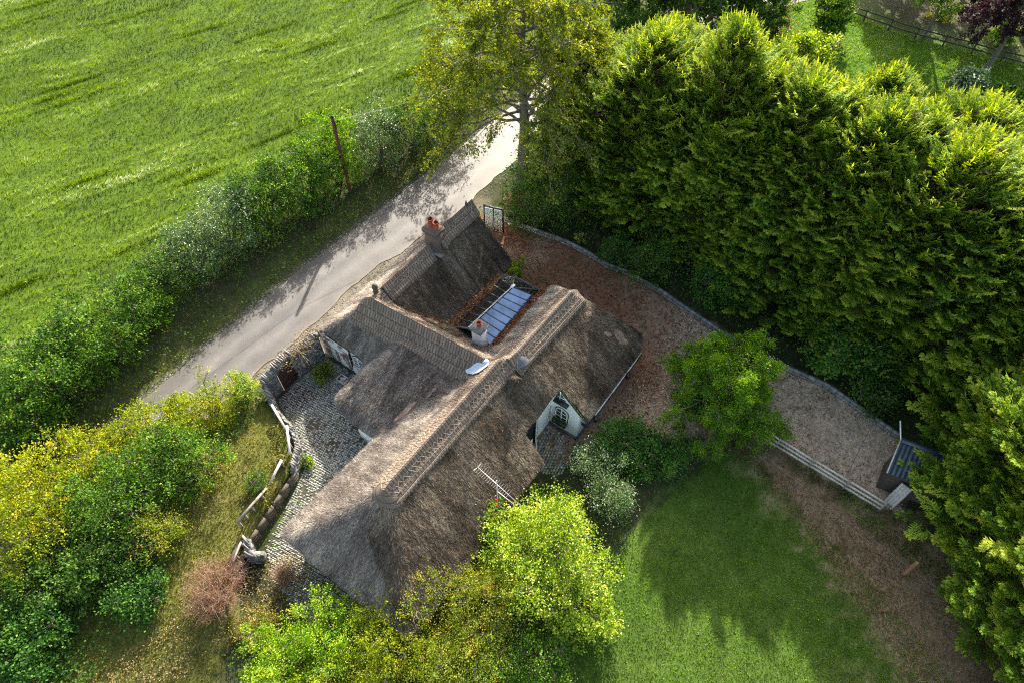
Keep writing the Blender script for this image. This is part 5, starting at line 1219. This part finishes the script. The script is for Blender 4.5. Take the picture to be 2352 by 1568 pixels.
for (x, y, rp, h_, mt, nn, sz, nm, lb, cat, kw) in [
 (560, 905, 46, 1.9, 'lime', 3800, .075, 'shrub', 'small-leaved pale green shrub against the outside of the stone wall', 'shrub', dict(tb=.38, clump=.2, spikes=10)),
 (455, 950, 85, 3.0, 'golden', 8500, .10, 'hedge_shrub', 'yellow-green shrub reaching over the road edge', 'shrub', dict(spikes=45, clump=.26, tb=.45)),
 (340, 985, 90, 3.3, 'golden', 8500, .10, 'hedge_shrub', 'yellow-green shrub with long arching shoots beside the lane end', 'shrub', dict(spikes=60, clump=.26, tb=.45)),
 (215, 1040, 92, 3.6, 'golden', 9000, .10, 'hedge_shrub', 'orange-tipped yellow shrub between the golden one and the lane', 'shrub', dict(spikes=60, clump=.26, tb=.5)),
 (25, 1260, 115, 4.6, 'golden', 9000, .11, 'hedge_shrub', 'golden-green shrub cut off by the left edge, hiding the lane', 'shrub', dict(spikes=30, clump=.28, tb=.42)),
 (80, 1130, 125, 4.8, 'golden', 14000, .11, 'hedge_shrub', 'large golden shrub glowing at the left edge', 'shrub', dict(spikes=60, clump=.28, tb=.55)),
 (405, 1075, 105, 2.8, 'green', 9000, .11, 'hedge_shrub', 'deep green shrub on the garden side of the yellow ones', 'shrub', dict(tb=.42, spikes=20)),
 (255, 1150, 110, 3.4, 'green', 10000, .11, 'hedge_shrub', 'green shrub mass in front of the golden shrub', 'shrub', dict(tb=.42, spikes=20)),
 (250, 1280, 105, 2.2, 'dark', 9000, .12, 'shrub', 'dark ivy-green shrub in deep shade of the garden hedge', 'shrub', dict(tb=.5)),
 (110, 1330, 120, 2.8, 'dark', 10000, .13, 'shrub', 'broad dark green shrub in shade, near the lower left edge', 'shrub', dict(tb=.5)),
 (55, 1470, 110, 2.4, 'blue', 9000, .14, 'shrub', 'bluish-green leafy shrub in the lower left corner', 'shrub', {}),
 (330, 1370, 60, 1.3, 'blue', 4000, .12, 'shrub', 'low shaded shrub of strappy leaves before the pink twiggy bush', 'shrub', {}),
 (375, 1235, 62, 1.7, 'olive', 3800, .09, 'shrub', 'thin yellow-green shrub at the edge of the sunny garden', 'shrub', dict(tb=.5, spikes=12)),
 (478, 1085, 55, 1.2, 'olive', 2600, .08, 'shrub', 'straggly brown-green shrub near the top of the sunny garden', 'shrub', dict(tb=.6, spikes=14)),
 (597, 1118, 28, 1.25, 'green', 2600, .06, 'small_conifer', 'small dense dark green shrub inside the garden rail', 'shrub', dict(clump=.12, ax=.9)),
 (1440, 1018, 82, 1.8, 'blue', 8000, .10, 'shrub', 'blue-green shrub below the round tree, in the shade', 'shrub', {}),
 (1370, 1055, 55, 1.8, 'variegated', 5200, .085, 'shrub', 'silvery variegated shrub near the porch corner', 'shrub', dict(tb=.52)),
 (1405, 1135, 56, 2.1, 'variegated', 5200, .085, 'shrub', 'white-flecked variegated shrub beside the yellow-green one', 'shrub', dict(tb=.48)),
 (1530, 1050, 55, 1.3, 'blue', 4500, .10, 'shrub', 'low blue-green shrub at the corner of the lawn', 'shrub', {}),
 (1185, 617, 22, 1.5, 'bright', 1700, .08, 'shrub', 'small vivid green shrub between the dark thatch and the glass roof', 'shrub', dict(clump=.14)),
 (1420, 575, 48, 2.2, 'blue', 5200, .085, 'shrub', 'clipped rounded dark shrub above the curved block wall', 'shrub', dict(clump=.18)),
 (1334, 545, 13, 1.0, 'lime', 420, .10, 'shrub', 'small bright yellow shrub above the curved block wall', 'shrub', dict(clump=.12, tb=.6)),
 (1500, 590, 62, 3.2, 'dark', 5600, .11, 'shrub', 'dark ivy-clad shrub right of the rounded one', 'shrub', dict(tb=.55)),
 (1690, 640, 88, 4.2, 'blue', 8500, .13, 'shrub', 'ivy-covered blue-green trunk mass at the foot of the conifers', 'shrub', {}),
 (1600, 560, 70, 3.4, 'dark', 6000, .13, 'shrub', 'dark shrub at the foot of the conifers above the block wall', 'shrub', dict(tb=.6)),
 (1935, 790, 88, 3.6, 'blue', 8500, .17, 'sycamore_tree', 'broad-leaved sycamore under the conifers above the block wall', 'tree', dict(trunk_r=.12, tb=.6)),
 (2045, 800, 70, 3.2, 'dark', 5500, .15, 'shrub', 'dark shrub right of the sycamore under the conifers', 'shrub', dict(tb=.5)),
 (2010, 905, 50, 2.0, 'dark', 3500, .12, 'shrub', 'low ivy mound behind the block wall near the shed', 'shrub', dict(tb=.5)),
 (1235, 455, 85, 4.4, 'dark', 7500, .12, 'shrub', 'dark ivy mass wrapped round the foot of the big airy tree', 'shrub', dict(tb=.6)),
 (1330, 450, 75, 3.4, 'dark', 6500, .12, 'shrub', 'dark shrub between the airy tree and the conifers', 'shrub', dict(tb=.5)),
 (1185, 470, 26, 1.5, 'pinktwig', 1500, .09, 'shrub', 'dead rust-brown shrub just behind the gate', 'shrub', dict(tb=.3)),
 (1690, 930, 60, 1.2, 'green', 5500, .09, 'shrub', 'low green undergrowth mound beneath the round tree', 'shrub', dict(tb=.4)),
 (1590, 920, 45, 1.0, 'green', 3200, .09, 'shrub', 'low green shrub on the yard side of the round tree', 'shrub', dict(tb=.35)),
]: bushpx(nm, x, y, rp, h_, mt, nn, sz, lb, cat=cat, **kw)
# foreground shrubs, close to the camera
for (x, y, rp, h_, mt, nn, sz, nm, lb, cat, kw) in [
 (1245, 1255, 158, 4.6, 'lime', 24000, .095, 'shrub', 'big rounded yellow-green shrub with broad leaves below the aerial', 'shrub', dict(clump=.30, tb=.45, zf=.6, aspect=.75, nl=9)),
 (1340, 1395, 88, 3.2, 'lime', 6500, .105, 'shrub', 'lower yellow-green shrub beside the sunlit strip of lawn', 'shrub', dict(clump=.26, tb=.42, aspect=.75)),
 (1120, 1180, 48, 3.4, 'bright', 3800, .11, 'shrub', 'darker green shoot cluster at the left of the big rounded shrub', 'shrub', dict(tb=.45, zf=.7)),
 (868, 1392, 66, 3.2, 'golden', 5500, .075, 'shrub', 'yellow-green shrub with upright shoots hiding the lowest thatch corner', 'shrub', dict(spikes=50, clump=.22, tb=.48)),
 (952, 1335, 104, 3.6, 'olive', 10000, .075, 'shrub', 'brown-tipped fine-leaved shrub against the thatch', 'shrub', dict(spikes=70, clump=.24, tb=.5)),
 (1085, 1400, 118, 3.4, 'olive', 14000, .075, 'shrub', 'wide olive shrub with rusty sprays in the lower middle', 'shrub', dict(spikes=90, clump=.26, tb=.5)),
 (1060, 1530, 110, 2.9, 'olive', 12000, .075, 'shrub', 'olive-green shrub cut by the bottom edge', 'shrub', dict(spikes=60, clump=.26, tb=.40)),
 (905, 1475, 110, 3.1, 'golden', 12000, .075, 'shrub', 'yellowish shrub between the olive and the bright green ones', 'shrub', dict(spikes=60, clump=.25, tb=.48)),
 (765, 1465, 98, 2.8, 'bright', 11000, .085, 'shrub', 'bright green shrub just below the thatch corner', 'shrub', dict(spikes=40, clump=.24, tb=.52)),
 (640, 1530, 110, 2.6, 'bright', 12000, .085, 'shrub', 'bright green leafy shrub at the bottom edge', 'shrub', dict(spikes=40, clump=.24, tb=.5)),
 (800, 1570, 110, 2.4, 'golden', 9000, .08, 'shrub', 'golden-green shrub at the very bottom of the photo', 'shrub', dict(spikes=20, clump=.25, tb=.5)),
 (1230, 1520, 80, 2.2, 'green', 6000, .09, 'shrub', 'darker green shrub at the bottom edge beside the lawn', 'shrub', dict(tb=.5)),
 (585, 1440, 50, 1.0, 'weeds', 2800, .085, 'shrub', 'low yellowing shrub below the pink twiggy bush', 'shrub', dict(tb=.55)),
]: bushpx(nm, x, y, rp, h_, mt, nn, sz, lb, cat=cat, **kw)
# pink twiggy bush and brown weed clumps
def twiggy(name, px, py, rpx, h_, n_, label, mat='pinktwig', nleaf=1500):
    c = G(px, py, h_*.6); r = rpx*(c[1]*cP+(H-h_*.6)*sP)/FPX; z0 = float(terrain(np.array([c[0]]), np.array([c[1]]))[0]); f = np.array((c[0], c[1], z0))
    root = thing(name, tuple(f), label, 'shrub'); tk = MB(); ends = []
    for k in range(n_):
        a = R.random()*6.28; q = R.random()**.5*r; e = f+(math.cos(a)*q, math.sin(a)*q, h_*(1-.45*(q/r)**2)*R.uniform(.7, 1.05)); m_ = f*.5+e*.5+R.normal(size=3)*.12; m_[2] = z0+(e[2]-z0)*.45
        tk.tube([f+(0, 0, 0), m_, e], [.016, .010, .004], 3, R.random(), cap=False)
        for s in range(6):
            t = R.normal(size=3)*.22; t[2] = abs(t[2])*.6; p = m_+(e-m_)*R.random(); tk.tube([p, p+t*.6, p+t*1.3], [.006, .005, .003], 3, R.random(), cap=False); ends.append(p+t*1.2)
    tk.build('stems', M['pinktwig'], root); E_ = np.array(ends); E_ = E_[R.integers(0, len(E_), nleaf)]+R.normal(size=(nleaf, 3))*.06; mb = MB(); leaves(mb, E_, .05, tint_of(nleaf, .5, .25)); mb.build('crown', M[mat], root)
twiggy('twiggy_shrub', 500, 1355, 82, 1.7, 260, 'pinkish-brown leafless twiggy shrub in the dry garden')
twiggy('twiggy_shrub', 655, 1318, 26, 1.0, 80, 'tall brown seed-head clump beside the cobbles', 'hay', 700)
# far trees in the top right corner
airy('tree', (*G(1630, 48, 0)[:2], 0), 9, 5.4, 'dark leafy tree hiding the bend of the lane at the top of the photo', 'dark', .22, nl=30, ns=9, nt=6, nleaf=20, tr=.22, tb=.6, droop=.2, lo=.12)
airy('tree', (*G(1450, 95, 0)[:2], 0), 10, 5.5, 'dark leafy tree between the lane and the first conifers', 'dark', .22, nl=30, ns=9, nt=6, nleaf=20, tr=.22, tb=.62, droop=.15)
airy('tree', (*G(2030, -35, 0)[:2], 0), 9, 4.6, 'dark green tree beyond the path, left of the slender sunlit one', 'green', .22, nl=26, ns=8, nt=6, nleaf=16, tr=.2, tb=.45, droop=.1, lo=.3)
airy('tree', (*G(2200, 20, 0)[:2], 0), 9, 5.2, 'dark tree overhanging the far path beside the copper tree', 'dark', .22, nl=28, ns=8, nt=6, nleaf=18, tr=.2, tb=.6, droop=.1, lo=.35)
airy('tree', (*G(1555, 130, 0)[:2], 0), 13, 6.5, 'dark leafy tree behind the road at the top of the photo', 'dark', .24, nl=34, ns=9, nt=6, nleaf=20, tr=.3, tb=.62, droop=.15)
airy('tree', (*G(1690, 75, 0)[:2], 0), 9, 4.8, 'second dark tree by the leaning pale fence rails', 'dark', .24, nl=26, ns=8, nt=6, nleaf=18, tr=.2, tb=.6, droop=.15)
airy('tree', (*G(2120, 88, 0)[:2], 0), 7.5, 4.6, 'slender sunlit tree between the two fences by the far path', 'green', .2, nl=20, ns=7, nt=5, nleaf=9, tr=.14, tb=.6, droop=.1, lo=.4)
airy('copper_tree', (*G(2262, 165, 0)[:2], 0), 8, 5.0, 'purple-black leaved tree with a pale trunk beside the far path', 'purple', .22, nl=26, ns=8, nt=6, nleaf=16, tr=.2, tb=.5, droop=.1, lo=.4)
airy('tree', (*G(2345, 90, 0)[:2], 0), 7, 4.5, 'green tree at the top right corner beyond the copper tree', 'green', .22, nl=22, ns=8, nt=5, nleaf=14, tr=.2, tb=.55, droop=.1, lo=.35)
airy('tree', (*G(1990, -70, 0)[:2], 0), 11, 3.2, 'tall slim tree casting its long shadow over the paddock', 'green', .24, nl=24, ns=8, nt=5, nleaf=18, tr=.22, tb=.5, droop=.1)
for (x, y, rp, h_, mt, nn, sz, lb, kw) in [
 (1860, 110, 62, 3.2, 'lime', 7000, .20, 'sunny yellow-green hedge shrub beyond the conifers', dict(tb=.35)),
 (1790, 130, 55, 3.2, 'lime', 6000, .20, 'yellow-green shrub touching the conifer leaders', dict(tb=.35)),
 (1920, 35, 40, 4.4, 'green', 5500, .22, 'tall clipped green shrub at the corner of the paddock fence', {}),
 (2230, 190, 40, 2.6, 'silver', 4500, .20, 'glossy silvery shrub near the right edge by the paddock', dict(tb=.55)),
 (2330, 235, 50, 3.0, 'green', 4500, .20, 'green shrub at the right edge below the paddock fence', {}),
 (2170, 25, 30, 1.5, 'lime', 1500, .16, 'low yellow plant beside the far path', {}),
 (2310, 75, 26, 1.5, 'bright', 1500, .2, 'sunlit plant under the tree in the top right corner', {}),
 (1780, 45, 36, 1.3, 'pinktwig', 3500, .16, 'patch of dead rust-brown bracken by the leaning fence rails', dict(tb=.5)),
]: bushpx('shrub', x, y, rp, h_, mt, nn, sz, lb, cat='shrub', **kw)
# ================================================================ GRASS, LEAF LITTER, GROUND COVER
def scatter(poly, n_, inset=0., extra=None, inv=None):
    P = np.array(poly); lo, hi = P.min(0), P.max(0); lo = np.maximum(lo, (-60, 2)); hi = np.minimum(hi, (62, 110))
    x = R.uniform(lo[0], hi[0], n_); y = R.uniform(lo[1], hi[1], n_)
    dep = y*cP+H*sP; up_ = y*sP-H*cP; k = (np.abs(x)/dep < .80) & (np.abs(up_)/dep < .56)
    k &= sdist(x, y, poly) > inset
    if extra is not None: k &= extra(x, y)
    return x[k], y[k]
def unit(v): return v/(np.linalg.norm(v, axis=1)[:, None]+1e-9)
# field: combed tussocks
x, y = scatter(P_FIELD, 900000); keep = R.random(len(x)) < np.clip(1.25-(y-20)/120, .45, 1); x, y = x[keep], y[keep]
da = np.array(G(300, 460, 0))-np.array(G(100, 540, 0)); da = da[:2]/np.linalg.norm(da[:2]); U_ = x*da[0]+y*da[1]; V_ = -x*da[1]+y*da[0]
wv = 1.6*fbm(U_*.05, V_*.07, 201)*6
swath = fbm(U_*.10, (V_+wv)*.85, 203, 4); s2 = fbm(U_*.35, (V_+wv)*2.6, 205, 3)
bump_ = fbm(x*.9, y*.9, 207, 3)
z = terrain(x, y)+.03
dirv = np.stack([da[0]+.5*(swath-.5)*2+.45*R.normal(size=len(x)), da[1]-.6*(s2-.5)*2+.45*R.normal(size=len(x)), .25+1.1*bump_+.25*R.normal(size=len(x))], -1)
T = np.clip(.49+1.6*(swath-.5)*.75+.9*(s2-.5)+.12*R.normal(size=len(x))-.22*(bump_ < .38)+.75*(fbm(x*.05, y*.05, 233, 3)-.5)+.3*(fbm(x*.25, y*.25, 234)-.5), 0, 1)
hgt = .10+.34*np.clip(swath-.30, 0, 1)+.15*s2
mb = MB(); blades(mb, np.stack([x, y, z], -1), hgt*1.1, .03+.07*R.random(len(x)), T, unit(dirv)); mb.build('field_grass', M['grassy'], kind='stuff', label='long wind-combed green grass of the field', cat='grass')
# tall tussock ridges in the field
n_t = 30; tx, ty = scatter(P_FIELD, 2600); tx, ty = tx[:n_t], ty[:n_t]; mb = MB()
for x0, y0 in zip(tx, ty):
    m_ = 420; L_ = R.uniform(1.2, 4.6); u = R.normal(size=m_)*L_*.5; v = R.normal(size=m_)*.16; px_, py_ = x0+da[0]*u-da[1]*v, y0+da[1]*u+da[0]*v
    d = np.stack([da[0]*.5-da[1]*.3+.4*R.normal(size=m_), da[1]*.5+.4*R.normal(size=m_)-.5, .9+.3*R.normal(size=m_)], -1)
    blades(mb, np.stack([px_, py_, terrain(px_, py_)], -1), R.uniform(.18, .36), .06, np.clip(R.uniform(.25, .5)+.12*R.normal(size=m_), 0, 1), unit(d))
mb.build('grass_tussocks', M['grassy'], kind='stuff', label='taller pale tussock ridges lying across the field', cat='grass')
def turf(poly, n_, ln, wd_, mat, tb, name, label, sp=.16, lean=.5, inset=0., nz=.5, nsp=.5, extra=None):
    x, y = scatter(poly, n_, inset, extra); d = R.normal(size=(len(x), 3))*lean; d[:, 2] = .8
    nse = fbm(x*nz, y*nz, 301+len(name)); T = np.clip(tb+nsp*(nse-.5)*2*.6+sp*R.normal(size=len(x)), 0, 1)
    mb = MB(); blades(mb, np.stack([x, y, terrain(x, y)+.01], -1), ln, wd_, T, unit(d)); return mb.build(name, M[mat], kind='stuff', label=label, cat='grass')
turf(P_LAWN, 90000, .12, .035, 'lawny', .45, 'lawn_grass', 'short green lawn grass with worn patches', nsp=.6)
turf(P_DRYL, 42000, .22, .03, 'hay', .38, 'dry_grass', 'dry brown grass along the wire fence', lean=.9)
turf(P_GARD, 75000, .14, .04, 'weeds', .45, 'garden_grass', 'yellow-green rough grass of the garden', nsp=.8, lean=.8)
turf(P_PADD, 60000, .2, .07, 'lawny', .62, 'paddock_grass', 'green paddock grass behind the conifers')
def cover(poly, n_, size, mat, tb, name, label, hgt=.25, cat='ground cover', inset=0., extra=None, sp=.16, thr=None):
    x, y = scatter(poly, n_, inset, extra)
    nse = fbm(x*.6, y*.6, 401+len(label))
    if thr is not None: k = nse+.15*R.normal(size=len(x)) > thr; x, y, nse = x[k], y[k], nse[k]
    P = np.stack([x, y, terrain(x, y)+hgt*R.random(len(x))*(.3+1.4*nse)], -1)
    mb = MB(); leaves(mb, P, size, np.clip(tb+.8*(nse-.5)+sp*R.normal(size=len(x)), 0, 1), up=1.); return mb.build(name, M[mat], kind='stuff', label=label, cat=cat)
BANKP = pab((-20, -33.6), (0, -33.2), (10, -33.2), (20, -33.4), (30, -33), (45, -32), (60, -29), (59, -25.3), (45, -28.6), (32, -29.0), (24, -29.2), (17, -29.75), (0, -29.9), (-20, -30))
cover(BANKP, 100000, .15, 'dark', .6, 'bank_undergrowth', 'nettles, ivy and brambles on the roadside bank', .55, thr=.30)
cover(BANKP, 30000, .14, 'bright', .3, 'bank_weeds', 'brighter weeds dotted over the roadside bank', .6, thr=.52)
turf(BANKP, 70000, .35, .03, 'weeds', .5, 'bank_grass', 'rough tawny grass on the roadside bank', lean=.6)
UNDER = pp((1160, 498), (1340, 565), (1440, 616), (1575, 700), (1765, 812), (1900, 873), (2060, 985), (2352, 1090), (2700, 900), (2500, 200), (1900, 220), (1650, 140), (1400, 120), (1300, 200), (1210, 330), (1150, 430))
cover(UNDER, 110000, .17, 'dark', .5, 'woodland_undergrowth', 'dark ivy and low growth under the conifers', .5, thr=.38)
cover(UNDER, 26000, .12, 'hay', .2, 'woodland_litter', 'brown dead leaves and twigs under the conifers', .1)
HEDGEBASE = pab((-12, -24.6), (5, -24.8), (9.2, -24.2), (9.0, -23.6), (7.8, -22.6), (5.2, -22.4), (2.5, -21.8), (-1, -19.8), (-4, -19.0), (-10, -18), (-14, -22))
cover(HEDGEBASE, 34000, .13, 'dark', .5, 'hedge_undergrowth', 'shaded ivy spilling from the foot of the garden hedge', .6, thr=.38)
SHR = pp((1060, 1420), (1240, 1080), (1330, 1020), (1600, 985), (1690, 975), (1640, 1030), (1540, 1110), (1440, 1240), (1400, 1400), (1330, 1568), (1000, 1700), (560, 1650), (520, 1500), (700, 1420), (830, 1390))
cover(SHR, 26000, .12, 'dark', .6, 'border_undergrowth', 'low dark plants filling the border beside the cottage', .45, thr=.34)
cover(pp((1740, 985), (1850, 1040), (2040, 1165), (2180, 1290), (2160, 1340), (2000, 1230), (1870, 1110)), 9000, .10, 'green', .35, 'fence_undergrowth', 'brambles along the foot of the pale rail fence', .3, thr=.42)
cover(P_YARD, 60000, .13, 'chips', .5, 'fallen_leaves', 'pale brown fallen leaves over the gravel yard', .03, cat='leaves', extra=lambda x, y: toab(x, y)[1] > -7.0)
cover(P_YARD, 36000, .12, 'litter', .42, 'red_leaves', 'rust-red fallen leaves close to the cottage and the gate', .03, cat='leaves', extra=lambda x, y: (sdist(*toab(x, y), ROOF) < 0) & ((y+.3*x+5*(fbm(x*.5, y*.5, 9)-.5) > 27.0) | (toab(x, y)[1] < -6.3+1.2*R.random(len(x)))))
cover(P_YARD, 12000, .07, 'green', .5, 'yard_weeds', 'small green weeds in the gravel yard', .05, thr=.60)
cover(pp((640, 900), (700, 880), (740, 905), (690, 935), (650, 940)), 3500, .06, 'litter', .22, 'red_leaves', 'rust-red leaves on the cobbles by the arched door', .03, cat='leaves')
cover(pab((1.2, -17.3), (3.2, -17.9), (5.6, -18.4), (7.0, -18.9), (7.4, -17.9), (5.0, -17.0), (2.6, -16.4)), 1800, .08, 'bright', .4, 'wallside_weeds', 'fresh green weeds in the cobbles along the low wall', .2, thr=.48)
bushpx('shrub', 740, 858, 22, .8, 'olive', 1500, .08, 'straggly dark bush in the corner between the stone wall and the peeling wall', cat='shrub', tb=.3)
bushpx('shrub', 700, 1060, 16, .5, 'bright', 900, .07, 'small fresh green plant growing out of the cobbles', cat='shrub', tb=.5, clump=.12)
turf(P_COB, 5000, .10, .02, 'weeds', .55, 'joint_grass', 'grass growing between the cobbles', extra=lambda x, y: fbm(x*.8, y*.8, 77) > .56)
cover(pp((590, 1300), (700, 1260), (760, 1330), (700, 1420), (560, 1450), (420, 1568), (200, 1568), (420, 1420)), 12000, .09, 'hay', .42, 'dry_weeds', 'dry brown and yellow weeds in the lower garden', .3, thr=.45)
cover(P_LAWN, 4000, .08, 'bright', .45, 'lawn_weeds', 'broad-leaved weeds scattered in the lawn', .06, thr=.6)
